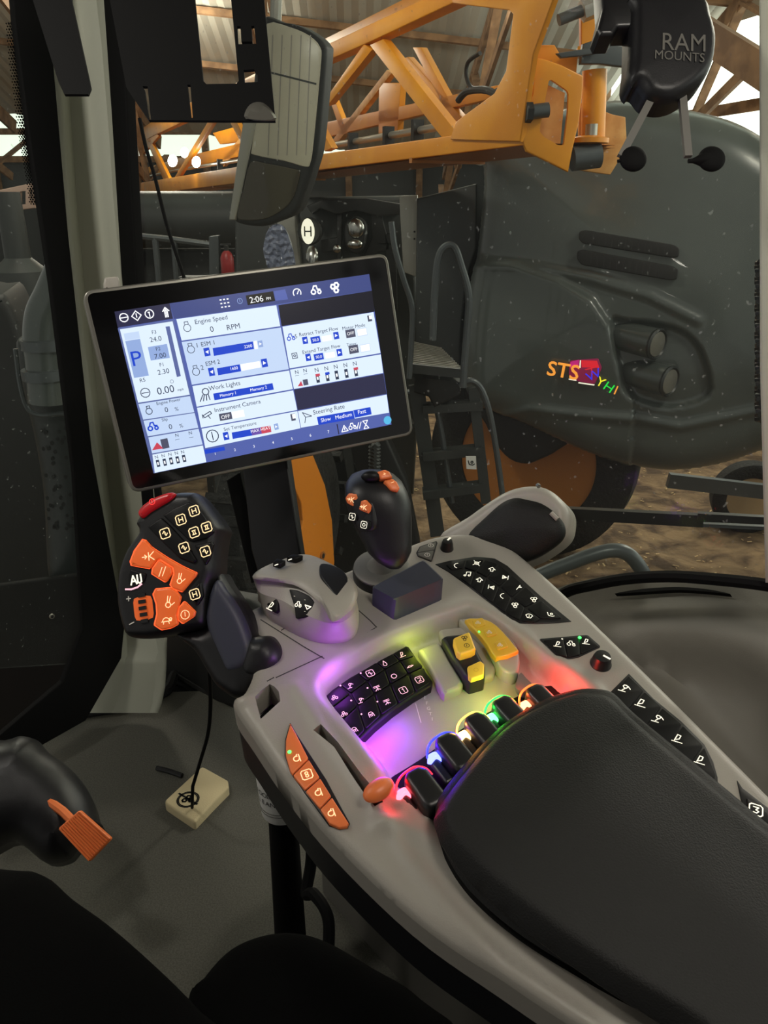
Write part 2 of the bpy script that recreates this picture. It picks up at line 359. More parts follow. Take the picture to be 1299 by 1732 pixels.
def circ(r=1, n=12, cx=0, cy=0, a0=0, a1=360):
    return [(cx + r * math.cos(math.radians(a0 + (a1 - a0) * i / n)), cy + r * math.sin(math.radians(a0 + (a1 - a0) * i / n))) for i in range(n + 1)]
RB = [(-.7, -1), (.7, -1), (1, -.7), (1, .7), (.7, 1), (-.7, 1), (-1, .7), (-1, -.7), (-.7, -1)]
ICONS = {
 'rabbit': [circ(.4, 8, -.2, -.4), [(0, 0), (.3, .8)], [(-.3, 0), (-.1, .9)], [(.3, -.5), (.8, -.2)]],
 'turtle': [circ(.6, 8, 0, -.1, 0, 180), [(-.8, -.1), (.9, -.1)], [(-.4, -.1), (-.5, -.5)], [(.4, -.1), (.5, -.5)], circ(.2, 6, .8, .2)],
 'arrowbar': [[(-.9, 0), (-.2, 0)], [(-.5, .3), (-.2, 0), (-.5, -.3)], [(.1, .6), (.1, -.6)], [(.9, .6), (.2, 0), (.9, -.6)]],
 'N': [[(-.5, -.7), (-.5, .7), (.5, -.7), (.5, .7)]], 'slash': [[(-.6, -.7), (.1, .7)], [(0, -.7), (.7, .7)]],
 'boxN': [RB, [(-.4, -.5), (-.4, .5)], [(.4, -.5), (.4, .5)], [(-.4, 0), (.4, 0)]],
 'boxH': [RB, [(-.4, .4), (.4, .4)], [(-.4, -.4), (.4, -.4)], [(-.2, .4), (-.2, -.4)], [(.2, .4), (.2, -.4)]],
 'boxS': [RB, [(-.5, .1), (-.1, .5), (.1, 0)], [(.5, -.1), (.1, -.5), (-.1, 0)]],
 'box0': [RB, circ(.45, 8)], 'box1': [RB, [(-.2, .3), (.1, .6), (.1, -.6)]], 'box2': [RB, [(-.4, .5), (.4, .5), (.4, 0), (-.4, -.5), (.4, -.5)]],
 'box3': [RB, [(-.4, .5), (.4, .5), (0, 0), (.4, -.2), (.1, -.55), (-.4, -.5)]],
 'box8': [RB, circ(.28, 8, 0, .3), circ(.28, 8, 0, -.3)],
 'AU': [[(-1, -.7), (-.5, .7), (0, -.7)], [(-.8, -.2), (-.2, -.2)], [(.2, .7), (.2, -.5), (.5, -.7), (.8, -.5), (.8, .7)]],
 'plus': [[(-.6, 0), (.6, 0)], [(0, -.6), (0, .6)]], 'minus': [[(-.7, 0), (.7, 0)]],
 'power': [circ(.8, 12), [(0, -.3), (0, .5)]], 'ring': [circ(.7, 12)],
 'phone': [[(.5, .9), (0, .6), (-.3, 0), (0, -.6), (.5, -.9)]], 'cross': [[(-.8, -.8), (.8, .8)], [(-.8, .8), (.8, -.8)], circ(.5, 8)],
 'flower': [circ(.35, 6, 0, .5), circ(.35, 6, .5, -.2), circ(.35, 6, -.5, -.2)], 'note': [circ(.25, 6, -.5, -.6), circ(.25, 6, .5, -.4), [(-.25, -.6), (-.25, .7), (.75, .9), (.75, -.4)]],
 'next': [[(-.7, .6), (.3, 0), (-.7, -.6), (-.7, .6)], [(-.5, .2), (.0, 0), (-.5, -.2)], [(.6, .7), (.6, -.7)]], 'prev': [[(.7, .6), (-.3, 0), (.7, -.6), (.7, .6)], [(.5, .2), (0, 0), (.5, -.2)], [(-.6, .7), (-.6, -.7)]],
 'arrowup': [[(-.8, 0), (0, .8), (.8, 0), (.3, 0), (.3, -.7), (-.3, -.7), (-.3, 0), (-.8, 0)]], 'defrost': [circ(.9, 8, 0, -.4, 20, 160), [(-.7, -.1), (-.4, -.8), (.4, -.8), (.7, -.1)], [(0, 0), (0, -.5)]],
 'flag': [[(-.3, -.9), (.4, .8)], [(.2, .5), (.8, .1), (.1, 0)]], 'seat': [[(-.8, .6), (-.5, -.4), (.4, -.6), (.9, -.3)], circ(.3, 6, .2, .2)],
 'drop': [circ(.5, 8, 0, -.3, 140, 400), [(-.35, .0), (0, .9), (.4, 0)]], 'oval': [[(-.9, -.2), (-.3, .2), (.5, .2), (.9, 0), (.3, -.2), (-.9, -.2)]],
 'ghost': [circ(.6, 8, 0, .1, 0, 180), [(-.6, .1), (-.7, -.8)], [(.6, .1), (.7, -.8)], [(-.2, -.7), (-.2, 0)], [(.2, -.7), (.2, 0)], [(-.6, 0), (.6, 0)]],
 'spray': [[(-.8, .6), (.8, .6)], [(0, .6), (0, -.2)], [(0, -.2), (-.7, -.8)], [(0, -.2), (.7, -.8)], [(-.8, .2), (.8, .2)], [(0, 0), (0, -.8)]],
 'arm': [[(-.9, -.7), (.2, -.7)], circ(.35, 6, .1, .4), [(.1, 0), (-.3, -.5)], [(.5, .6), (.9, .1)]], 'leaf': [[(-.9, -.7), (.7, -.7)], [(-.5, -.5), (-.1, .8), (.4, .7), (.2, 0), (-.3, -.3)]],
 'pot': [circ(.55, 10, -.1, 0, 60, 360), [(.5, .8), (.5, -.8)], [(-.1, .5), (.2, .9)]], 'engine': [circ(.6, 10, 0, -.2), [(-.3, .4), (-.3, .8), (.3, .8), (.3, .4)]],
 'fan': [circ(.4, 6, .3, .4), circ(.4, 6, -.4, .2), circ(.4, 6, .1, -.5)], 'tractor': [circ(.4, 8, -.5, -.2), circ(.3, 8, .6, -.3), [(-.5, .3), (-.3, .8), (.2, .8), (.3, .2), (.8, .1)]],
 'tri': [[(-.8, -.6), (.8, -.6), (0, .8), (-.8, -.6)], [(0, .3), (0, -.3)]], 'vee': [[(-.8, .3), (.7, .1), (-.1, -.6), (-.8, .3)], [(-.4, .2), (.3, .1)]],
 'lamp': [circ(.5, 8, .3, .4), [(-.2, 0), (-.8, -.9)], [(0, -.1), (-.3, -.9)], [(.3, -.2), (.2, -.9)], [(.6, -.1), (.7, -.9)]],
 'camera': [[(-.8, .1), (.5, .6), (.7, .2), (-.6, -.3), (-.8, .1)], [(0, 0), (.3, -.6)], [(-.9, -.3), (-.9, .3)]], 'thermo': [circ(.9, 14), [(0, .6), (0, -.6)]],
 'wheel': [circ(.8, 12), [(-.6, 0), (.6, 0)]], 'diamond': [[(-.9, 0), (0, .9), (.9, 0), (0, -.9), (-.9, 0)], [(0, .4), (0, -.3)]], 'info': [circ(.8, 12), [(0, .3), (0, -.5)], [(-.2, .3), (.1, .3)]],
 'grid': [[(x - .12, y), (x + .12, y)] for x in (-.7, 0, .7) for y in (-.7, 0, .7)], 'uparrow': [[(0, -.9), (0, .8)], [(-.6, .2), (0, .9), (.6, .2)], [(-.25, -.9), (-.25, .4)], [(.25, -.9), (.25, .4)]],
 'gauge': [circ(.8, 12, 0, 0, -30, 210), [(0, -.2), (.4, .4)]], 'hour': [[(-.6, .9), (.6, .9), (-.6, -.9), (.6, -.9), (-.6, .9)]], 'key': [[(-.7, -.7), (-.7, .7), (.7, .7), (.7, -.7), (-.7, -.7)], circ(.3, 6)],
 'steer': [[(-.6, -.9), (-.3, 0), (-.7, .9), (.8, 0), (-.3, 0)], [(-.3, 0), (-.1, 0)]],
}
def thing(name, label, category, loc, group=None):
    o = bpy.data.objects.new(name, None); COL.objects.link(o); o.empty_display_size = .05; o.location = loc; ORG[o] = Vector(loc)
    o['label'] = label; o['category'] = category
    if group: o['group'] = group
    return o
def T(label, category, group=None):
    d = {'label': label, 'category': category}
    if group: d['group'] = group
    return d
ST = {'kind': 'structure'}

# ---------------------------------------------------------------- materials
mat('gray_plastic', (150, 145, 136), .42, bump=.15, bscale=900)
mat('gray_dark', (96, 94, 88), .55)
mat('seam', (48, 46, 42), .7)
mat('trim_gray', (178, 180, 164), .6, bump=.1, bscale=700)
mat('trim_mid', (150, 150, 138), .6)
mat('black_plastic', (20, 20, 21), .38)
mat('black_matte', (5, 5, 5), .8, spec=.2)
mat('black_soft', (22, 22, 24), .42, bump=.12, bscale=1200, spec=.4)
mat('key_black', (9, 9, 10), .45, spec=.25)
mat('leather', (17, 17, 16), .55, bump=.5, bscale=700, spec=.3)
mat('carpet', (92, 91, 83), .95, bump=.7, bscale=900, col2=(78, 77, 70), cscale=400)
mat('panel_gray', (118, 114, 105), .5, bump=.15, bscale=900)
mat('orange_plastic', (228, 118, 60), .4)
mat('orange_key', (230, 105, 45), .4, emit=.25, ecol=(235, 95, 35))
mat('orange_glow', (255, 110, 60), .4, emit=.9, ecol=(255, 100, 50))
mat('red_plastic', (190, 22, 30), .35)
mat('icon_white', (245, 240, 220), .5, emit=.8)
mat('icon_dim', (200, 195, 185), .6, emit=.15)
mat('icon_cream', (250, 220, 170), .5, emit=.7)
mat('icon_pink', (250, 190, 205), .5, emit=.75)
mat('icon_red', (240, 60, 60), .5, emit=.8)
mat('yellow_key', (226, 186, 60), .4)
mat('gold_key', (205, 165, 50), .35)
mat('green_led', (60, 255, 90), .4, emit=4)
mat('bluegray', (46, 48, 62), .5)
mat('frame_metal', (120, 118, 110), .35, metal=.6)
mat('bezel', (7, 7, 8), .12)
mat('rubber', (28, 28, 28), .8)
mat('chrome', (170, 170, 165), .25, metal=1)
mat('tube_metal', (80, 85, 87), .38, metal=.3)
mat('boom_orange', (226, 150, 22), .42, col2=(214, 136, 20), cscale=3)
mat('boom_pale', (214, 160, 90), .6, col2=(190, 130, 60), cscale=9)
mat('hood_gray', (70, 76, 74), .28, col2=(76, 82, 79), cscale=2.2, coat=.3)
mat('hood_dark', (40, 44, 44), .4)
mat('vent_black', (16, 17, 17), .7)
mat('dirt', (146, 120, 90), .95, col2=(76, 58, 42), cscale=4.5, bump=1, bscale=22, cthr=(.35, .65), distort=.6)
mat('chip', (205, 175, 130), .9)
mat('timber', (140, 108, 76), .8, col2=(110, 82, 56), cscale=5)
mat('tin', (190, 188, 176), .5, metal=.3)
mat('skylight', (235, 245, 240), .5, emit=2.6, ecol=(240, 245, 235))
mat('skylight_dim', (210, 225, 215), .5, emit=1.3, ecol=(225, 235, 220))
mat('lampglow', (255, 255, 255), .5, emit=25, ecol=(255, 248, 235))
mat('tyre', (30, 30, 29), .85, bump=.6, bscale=40)
mat('rim_orange', (222, 132, 30), .45)
mat('rim_brown', (172, 108, 46), .5)
mat('silver', (160, 158, 148), .35, metal=.7)
mat('machine_dark', (50, 53, 52), .5)
mat('machine_black', (22, 23, 23), .6)
mat('teal', (96, 165, 150), .4)
mat('red_ext', (150, 30, 32), .4)
mat('film', (120, 128, 150), .3)
mat('paper_white', (225, 224, 218), .7)
mat('print_black', (15, 15, 15), .7)
mat('pad_tan', (205, 190, 150), .9, bump=.5, bscale=400)
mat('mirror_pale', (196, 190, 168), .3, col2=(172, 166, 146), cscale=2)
mat('mirror', (150, 148, 135), .06, metal=1)
mat('tan_rim', (170, 145, 110), .6)
mat('fabric_dark', (6, 6, 6), 1, bump=.6, bscale=600, spec=.08)
glassmat('window_glass', (.93, .95, .93, 1), dust=.25)
glassmat('lens_glass', (.8, .8, .8, 1))

# ================================================================ THE CAB SHELL
CF = Fr(R(0, .465, -.44), (0, -.281, 1), (0, 1, 0))           # the console's top, rising forward
FLOOR = CZ - 1.0
FR0 = Fr((0, 0, FLOOR), (0, 0, 1), (0, 1, 0))
# side window plane of the cab (runs from the front pillar back past the seat)
gd = Vector((-.766, .643, 0)); gn = Vector((-.643, -.766, 0))
GF = Fr(R(.48, .575, 0), gn)
ld = Vector((-.64, -.77, 0)); LF = Fr(R(-.46, 1.36, 0), (.77, -.64, 0))       # front window plane, left of the pillar

m = MB(); m.slab(FR0, roundc(FR0.pxs([(-200, 1300), (60, 1235), (125, 1212), (215, 1196), (285, 1168), (345, 1166), (420, 1200), (760, 1180), (1000, 1500), (900, 2600), (-900, 2600)]), .15), -.03, 0, 'carpet', .008)
m.build('floor', **ST)
m = MB(); m.slab(FR0, [(-.95, -.5), (.9, -.5), (.62, .55), (-.47, 1.66), (-1.1, 1.0)], -.06, -.032, 'black_matte'); m.build('trim_1', **ST)
m = MB(); m.slab(Fr((0, 0, CZ + .40), (0, 0, 1), (0, 1, 0)), [(-.95, -1.1), (.75, -1.1), (.72, .38), (-.42, 1.36), (-1.05, .75)], 0, .05, 'gray_dark', .01); m.build('ceiling', **ST)
m = MB(); m.slab(Fr(R(0, -1.1, -.3), (0, 1, 0)), [(-.95, -.7), (.75, -.7), (.75, .68), (-.95, .68)], -.05, 0, 'gray_dark'); m.build('wall_back', **ST)

# low black panel under the windshield, beside the pillar foot
m = MB(); fp = Fr(R(-.30, 1.34, -.5), gn * 1.0)
m.slab(fp, roundc(fp.pxs([(262, 985), (420, 1015), (470, 1050), (560, 1230), (345, 1185), (300, 1160), (270, 1168)]), .15), -.03, 0, 'machine_black', .008)
m.slab(fp, roundc(fp.pxs([(-60, 1000), (255, 960), (270, 1175), (215, 1205), (60, 1260), (-200, 1330)]), .1), -.05, -.02, 'black_matte', .006)
m.build('wall_front', **ST)

# windows
m = MB(); out = GF.pxs([(232, -120), (1380, -260), (1380, 1004), (1299, 990), (1200, 979), (1120, 976), (1040, 982), (955, 1003), (800, 1010), (500, 1050), (262, 1010)])
m.slab(GF, out, -.006, 0, 'window_glass'); m.build('window_1', smooth=False, **ST)
m = MB(); out = LF.pxs([(-260, -160), (40, -160), (84, 300), (190, 1010), (170, 1120), (-300, 1150)])
m.slab(LF, out, -.006, 0, 'window_glass'); m.build('window_2', smooth=False, **ST)

# window seals
def seal(name, fr, pts, w, h=.012, mm='black_matte', closed=False):
    m = MB(); p = [fr.w(*q) for q in cat(fr.pxs(pts), 5, closed)]; m.tube(p, w, mm, 8); return m.build(name, **ST)
seal('trim_2', GF, [(905, 1040), (955, 1003), (1000, 990), (1060, 979), (1130, 975), (1200, 979), (1299, 990), (1400, 1012)], .0065)
# ceramic dots along the left window edge
m = MB(); dp = [(17, 40), (22, 100), (30, 160), (37, 220), (44, 260), (51, 300), (57, 345)]
for i in range(74):
    t = i / 73 * (len(dp) - 1); k = min(len(dp) - 2, int(t)); f = t - k
    x = dp[k][0] + (dp[k + 1][0] - dp[k][0]) * f; y = dp[k][1] + (dp[k + 1][1] - dp[k][1]) * f
    for j in range(3):
        u, v = LF.px(x - 4.4 * j + 2 + (i % 2) * 2, y); r = .0021 * (1 - .22 * j)
        m.cap(LF, [(u + r * math.cos(a * math.pi / 3), v + r * math.sin(a * math.pi / 3)) for a in range(6)], .0006, 'black_matte')
m.build('trim_3', kind='structure')
m = MB(); m.slab(LF, LF.pxs([(0, -160), (60, -160), (80, 60), (110, 400), (150, 760), (205, 1060), (200, 1110), (140, 1215), (60, 1260), (-30, 1260), (100, 1150), (135, 1060), (120, 800), (80, 480), (44, 240), (18, 40)]), .001, .012, 'black_matte', .003); m.build('trim_4', **ST)
m = MB(); m.slab(GF, GF.pxs([(176, -160), (212, -160), (226, 200), (241, 470), (262, 760), (290, 1000), (262, 1000), (215, 460), (200, 200)]), -.004, .012, 'black_matte', .003); m.build('trim_5', **ST)
# the pillar: two pale flanks and a hollow between them
m = MB()
rows = [  # y, then x of: left back, left edge, hollow left, hollow mid, hollow right, right edge, right back
 (-160, (24, 30, 78, 96, 128, 160, 176)), (0, (48, 55, 93, 118, 150, 182, 196)), (185, (66, 75, 106, 130, 166, 203, 214)), (330, (80, 90, 116, 140, 176, 214, 226)), (470, (96, 104, 130, 152, 190, 226, 236)),
 (700, (120, 130, 158, 178, 212, 248, 260)), (850, (138, 148, 176, 196, 226, 262, 272)), (980, (158, 170, 190, 210, 240, 272, 280)), (1070, (176, 190, 205, 222, 250, 277, 284)), (1120, (158, 170, 200, 222, 252, 278, 284)), (1160, (138, 148, 192, 218, 252, 276, 282)), (1190, (118, 128, 180, 212, 250, 268, 276)), (1206, (112, 120, 170, 206, 246, 262, 270))]
dep = (1.40, 1.31, 1.33, 1.45, 1.44, 1.31, 1.38)
vs = []; fs = []
for y, xs in rows:
    for x, d in zip(xs, dep): vs.append(aty(x, y, d if y < 1000 else 1.31 + (d - 1.31) * max(.12, 1 - (y - 1000) / 130)))
for i in range(len(rows) - 1):
    for k in range(6): fs.append((i * 7 + k, i * 7 + k + 1, i * 7 + 8 + k, i * 7 + 7 + k))
for i in range(len(rows) - 1): fs.append((i * 7, i * 7 + 6, i * 7 + 13, i * 7 + 7))
m.add(vs, fs, 'trim_gray'); o = m.build('wall_pillar', ang=.9, **ST)
bv = o.modifiers.new('b', 'BEVEL'); bv.width = .012; bv.segments = 3; bv.limit_method = 'ANGLE'; bv.angle_limit = .25
m = MB(); m.tube([atz(x, y, FLOOR + .004) for x, y in cat([(118, 1216), (150, 1206), (215, 1196), (262, 1180), (285, 1166), (300, 1140), (345, 1163), (400, 1190)], 5, False)], .012, 'rubber', 8); m.build('trim_6', **ST)

# inner panel of the cab side, right of the console
sp = Fr(R(.30, .62, -.52), (-.60, -.30, .72))
out = [(905, 1040), (955, 1007), (1000, 994), (1060, 984), (1130, 980), (1200, 984), (1299, 996), (1420, 1020), (1500, 1400), (1500, 1700), (1200, 1500), (1000, 1250), (900, 1100)]
P = ccw(cat(sp.pxs(out), 4)); topline = cat(sp.pxs([(905, 1040), (955, 1007), (1000, 994), (1060, 984), (1130, 980), (1200, 984), (1299, 996), (1420, 1020)]), 4, False)
bump_line = sp.pxs([(1010, 1110), (1040, 1075), (1100, 1058), (1180, 1058), (1260, 1075), (1330, 1110), (1400, 1400), (1300, 1500), (1100, 1200)])
def hs(Q):
    d = dist(Q, topline, False); ins = pip(Q, bump_line); db = dist(Q, bump_line)
    return .018 * sst(1 - d / .03) - .05 * sst((d - .03) / .25) - np.where(ins, .03 * sst(db / .05), 0)
m = MB(); m.relief(sp, P, hs, .012, 'panel_gray', back=-.12)
m.build('wall_right', **ST)
m = MB(); vn = Fr(sp.wp(1120, 1003, .012), sp.n, (0, 1, 0))
m.slab(vn, vn.pxs(cat([(1043, 1008), (1090, 1000), (1150, 997), (1200, 1001), (1238, 1009), (1200, 1005), (1150, 1002), (1095, 1005)], 3)), -.001, .0055, 'black_matte'); m.build('trim_7', **ST)

# ================================================================ THE CONSOLE
con = thing('armrest_console', 'long grey plastic control console with key panels and a colour-lit basin under the armrest', 'console', CF.wp(700, 1300, -.1))
OUT = [(393, 1184), (412, 1166), (428, 1120), (417, 1050), (424, 1026), (520, 988), (610, 952), (700, 915), (745, 902), (795, 899), (850, 913), (900, 950), (960, 1003), (1100, 1138), (1299, 1336), (1420, 1460), (1500, 1640), (1400, 1900), (1150, 1830), (990, 1742), (850, 1650), (700, 1545), (560, 1412), (480, 1315), (425, 1235)]
OUTL = ccw(cat(CF.pxs(OUT), 5))
BAS = [(539, 1165), (546, 1148), (575, 1122), (640, 1083), (700, 1058), (770, 1034), (800, 1027), (845, 1051), (883, 1079), (950, 1130), (1010, 1178), (1090, 1260), (1060, 1330), (900, 1480), (765, 1425), (715, 1372), (660, 1325), (625, 1275), (600, 1245), (556, 1192)]
BASL = ccw(cat(CF.pxs(BAS), 4))
BD = .020
RIDGE = CF.pxs([(395, 1190), (470, 1165), (500, 1160), (520, 1195), (548, 1240), (590, 1300), (640, 1372), (700, 1465), (760, 1540), (850, 1640), (1000, 1740)])
FACET = CF.pxs([(640, 1395), (676, 1392), (720, 1420), (780, 1485), (900, 1580), (1050, 1680)])
SLOT = CF.pxs([(530, 1236), (543, 1229), (572, 1258), (612, 1312), (644, 1348), (648, 1358), (634, 1368), (612, 1340), (592, 1310), (566, 1268)])
NOTCH = CF.pxs([(432, 1182), (456, 1158), (472, 1172), (474, 1186), (441, 1216)])
FLATS = [CF.pxs(C6((555, 604), (740, 569), (840, 577), (960, 668), (1204, 877), (1040, 888), (960, 886), (840, 808), (700, 700))), CF.pxs(C8((398, 465), (590, 449), (643, 495), (556, 536), (462, 527))), CF.pxs(C8((672, 682), (752, 601), (1050, 880), (1104, 1075))), CF.pxs(C7((80, 576), (240, 828), (342, 1018), (296, 1042), (150, 892), (56, 700)))]
def hcon(Q):
    Q = np.asarray(Q); d = dist(Q, OUTL); h = -.010 * (1 - np.sqrt(np.clip(1 - (1 - np.clip(d / .010, 0, 1)) ** 2, 0, 1)))
    b = dist(Q, BASL); ins = pip(Q, BASL)
    h = h + np.where(ins, -BD * sst(b / .012), 0) + np.where(ins, 0, .0025 * np.exp(-((b - .006) / .006) ** 2))
    h = h + .0035 * np.exp(-(dist(Q, RIDGE, False) / .006) ** 2) * (~ins) + .004 * np.exp(-(dist(Q, FACET, False) / .007) ** 2) * (~ins)
    for f in FLATS: h = h * np.where(ins, 1, np.where(pip(Q, f), 0, sst(dist(Q, f) / .006)))
    return h
m = MB(); m.relief(CF, OUTL, hcon, .0042, 'gray_plastic', back=-.034, holes=[SLOT, NOTCH], hole_depth=.028, hole_mat='black_matte', rings=(.0004, .0014, .003, .0055, .0085))
m.build('body', con, ang=.9)
m = MB(); m.slab(CF, inset(OUTL, .001), -.085, -.0345, 'black_soft', 0); m.build('lower_skirt', con)
m = MB()
for pts in ([(441, 1048), (545, 1112), (560, 1108), (628, 1066), (634, 1058), (606, 1032)], [(467, 1146), (545, 1110)], [(476, 1066), (500, 1050)], [(463, 1146), (452, 1152)]):
    m.ribbon(CF, CF.pxs(cat(pts, 3, False), .0004), .0012, .0004, 'seam')
m.build('panel_seam', con)
# printed scale on the basin floor
m = MB()
for x0, y0, x1, y1 in ((703, 1190, 712, 1222), ): m.ribbon(CF, CF.pxs([(x0, y0), (x1, y1)], -BD + .0005), .0007, -BD + .0005, 'icon_dim')
for i, (x, y) in enumerate(((719, 1180), (722, 1189), (725, 1198), (728, 1207), (731, 1216))): m.text(CF, 'EFGTI'[i], *CF.px(x, y, -BD + .0005), -BD + .0005, .005, 'icon_dim')
m.build('printed_scale', con)

def keyrow(parent, fr, outline, keys, h0, h1, mk, name='key', bev=.0008, r=.12):
    pass
def kpoly(name, parent, fr, pts, h0, h1, mk, icons=(), im='icon_white', bev=.0012, r=.18, rot=0, wt=.17, puff=0, leds=(), **kw):
    """a key: raised shape with its symbols in the same mesh; pts in picture coordinates at height h1"""
    m = MB(); L = roundc(fr.pxs(pts, h1), r, 3)
    m.slab(fr, L, h0, h1, mk, bev)
    for ic in icons: m.icon(fr, ic[0], ic[1], ic[2], ic[3], im, h1 + .0003, ic[4] if len(ic) > 4 else rot, wt)
    for x, y in leds:
        u, v = fr.px(x, y, h1 + .0003); m.cap(fr, [(u + .0009 * math.cos(a), v + .0009 * math.sin(a)) for a in np.arange(0, 6.28, .8)], h1 + .0003, im)
    return m.build(name, parent, **kw)
def quadgrid(fr, A, B, Cc, D, nu, nv, cuts_u=None, cuts_v=None, gap=.04):
    pass

# keypad in the basin: 3 rows of keys on a raised black panel
kp = MB(); KH = -.010
KP = C7((228, 480), (236, 455), (265, 428), (340, 376), (430, 325), (520, 275), (588, 236), (602, 240), (655, 320), (707, 392), (700, 415), (620, 462), (530, 525), (450, 592), (368, 676), (352, 668), (300, 600))
kp.slab(CF, ccw(CF.pxs(KP, KH)), -BD - .002, KH, 'key_black', .003)
kpo = kp.build('keypad', con)
def C7p(x, y): return C7((x, y))[0]
rows7 = [  # boundary polylines between rows, left to right
 [(240, 468), (300, 412), (376, 360), (458, 310), (530, 272), (594, 240)],
 [(262, 512), (345, 448), (418, 394), (496, 342), (562, 305), (626, 284)],
 [(300, 570), (375, 502), (450, 450), (520, 408), (600, 362), (668, 330)],
 [(356, 664), (410, 610), (480, 545), (556, 494), (632, 444), (700, 400)]]
ic7 = [[('flower', 275, 468), ('arm', 343, 415), ('boxS', 432, 360), ('drop', 495, 317), ('leaf', 572, 278)],
       [('flower', 317, 540), ('arm', 390, 480), ('spray', 462, 425), ('ring', 536, 373), ('oval', 607, 330)],
       [('ghost', 362, 608), ('ghost', 435, 540), ('spray', 505, 485), ('box1', 577, 435), ('box2', 648, 388)]]
for r in range(3):
    for c in range(5):
        A, B, Cq, D = rows7[r][c], rows7[r][c + 1], rows7[r + 1][c + 1], rows7[r + 1][c]
        nm, ix, iy = ic7[r][c]; cx = (A[0] + B[0] + Cq[0] + D[0]) / 4; cy = (A[1] + B[1] + Cq[1] + D[1]) / 4
        pts = [C7p(cx + (p[0] - cx) * .93, cy + (p[1] - cy) * .93) for p in (A, B, Cq, D)]
        px_, py_ = C7p(ix, iy)
        kpoly('key', kpo, CF, pts, KH - .001, KH + .0016, 'key_black', [(px_, py_, 13, nm)], 'icon_pink', .0008, .15, 26, leds=[C7p(ix - 42, iy + 0)] if c < 3 else ())

# orange engine key strip on the left rim
pn = MB(); OK = C7((80, 576), (104, 618), (240, 828), (342, 1018), (334, 1036), (296, 1042), (250, 1022), (150, 892), (80, 792), (56, 720), (58, 650))
pn.slab(CF, CF.pxs(OK, .002), -.004, .002, 'black_plastic', .0006); pno = pn.build('orange_key_strip', con)
oks = [[(80, 580), (103, 620), (160, 733), (90, 803), (80, 790), (60, 720), (61, 652)], [(162, 738), (209, 816), (144, 872), (93, 808)], [(212, 821), (238, 832), (262, 900), (210, 953), (148, 878)], [(264, 905), (338, 1019), (330, 1033), (296, 1038), (252, 1018), (212, 958)]]
oks[2] = [(212, 821), (260, 898), (210, 953), (148, 878)]
for pts, (nm, ix, iy) in zip(oks, (('pot', 110, 735), ('box8', 153, 805), ('pot', 205, 885), ('pot', 262, 975))):
    a, b = C7p(ix, iy); kpoly('orange_key', pno, CF, C7(*pts), .001, .0042, 'orange_plastic', [(a, b, 18, nm, 22)], 'icon_cream', .0010, .07, wt=.2)
m = MB(); m.ell(CF.wp(*C7p(77, 706), .0045), (AX, CF.v, CF.n), (.0016, .0016, .0008), 'green_led', 10, 6); m.build('status_lamp', pno)

# long radio and climate key panel on the right rim
RP = C6((555, 604), (620, 588), (740, 569), (790, 571), (840, 577), (900, 612), (960, 668), (1060, 758), (1204, 877), (1140, 884), (1040, 888), (960, 886), (905, 862), (840, 808), (780, 762), (700, 700), (620, 642))
m = MB(); m.slab(CF, CF.pxs(RP, .001), -.004, .001, 'black_plastic', .0006); rpo = m.build('radio_key_panel', con)
top6 = [(600, 606), (700, 582), (790, 580), (855, 600), (920, 652), (985, 706), (1060, 772), (1170, 866)]
mid6 = [(628, 632), (690, 622), (745, 640), (800, 668), (862, 712), (922, 764), (985, 812), (1060, 868)]
bot6 = [(628, 640), (668, 668), (725, 712), (775, 754), (830, 792), (890, 840), (960, 876), (1030, 884)]
ict = ['phone', 'cross', 'arrowup', 'next', 'flag', 'fan', 'seat']; icb = ['phone', 'note', 'arrowup', 'prev', 'phone', 'fan', 'defrost']
pos = {('t', 0): (650, 610), ('t', 1): (752, 600), ('t', 2): (825, 630), ('t', 3): (890, 668), ('t', 4): (950, 715), ('t', 5): (1025, 773), ('t', 6): (1105, 845), ('b', 1): (707, 652), ('b', 2): (765, 680), ('b', 3): (820, 715), ('b', 4): (870, 755), ('b', 5): (935, 800), ('b', 6): (1003, 850)}
def C6p(x, y): return C6((x, y))[0]
for row, (a_, b_), ics in (('t', (top6, mid6), ict), ('b', (mid6, bot6), icb)):
    for c in range(7):
        if (row, c) not in pos: continue
        Q = (a_[c], a_[c + 1], b_[c + 1], b_[c]) 
        cx = sum(q[0] for q in Q) / 4; cy = sum(q[1] for q in Q) / 4; ix, iy = pos[(row, c)]
        pts = [C6p(cx + (q[0] - cx) * .9, cy + (q[1] - cy) * .9) for q in Q]; a, b = C6p(ix, iy)
        kpoly('key', rpo, CF, pts, .0005, .0022, 'key_black', [(a, b, 14, ics[c], -14)], 'icon_white', .0006, .12)
# three-symbol panel, round knobs, strips
def C8p(x, y): return C8((x, y))[0]
m = MB(); m.slab(CF, roundc(CF.pxs(C8((398, 465), (590, 449), (643, 495), (556, 536), (510, 546), (462, 527)), .0012), .12), -.004, .0012, 'black_plastic', .0006); po = m.build('lift_key_panel', con)
for Q, (nm, ix, iy), led in (([(415, 470), (492, 462), (510, 538), (468, 524)], ('leaf', 473, 487), (490, 466)), ([(496, 462), (555, 458), (560, 528), (514, 538)], ('tractor', 525, 485), None), ([(559, 457), (588, 454), (634, 494), (564, 526)], ('leaf', 585, 477), None)):
    a, b = C8p(ix, iy); kpoly('key', po, CF, C8(*Q), .0008, .0024, 'key_black', [(a, b, 15, nm, -10)], 'icon_white', .0005, .1, leds=[C8p(*led)] if led else ())
m = MB(); m.ell(CF.wp(*C8p(559, 461), .003), (AX, CF.v, CF.n), (.0016, .0016, .001), 'green_led', 10, 6); m.build('status_lamp', po)
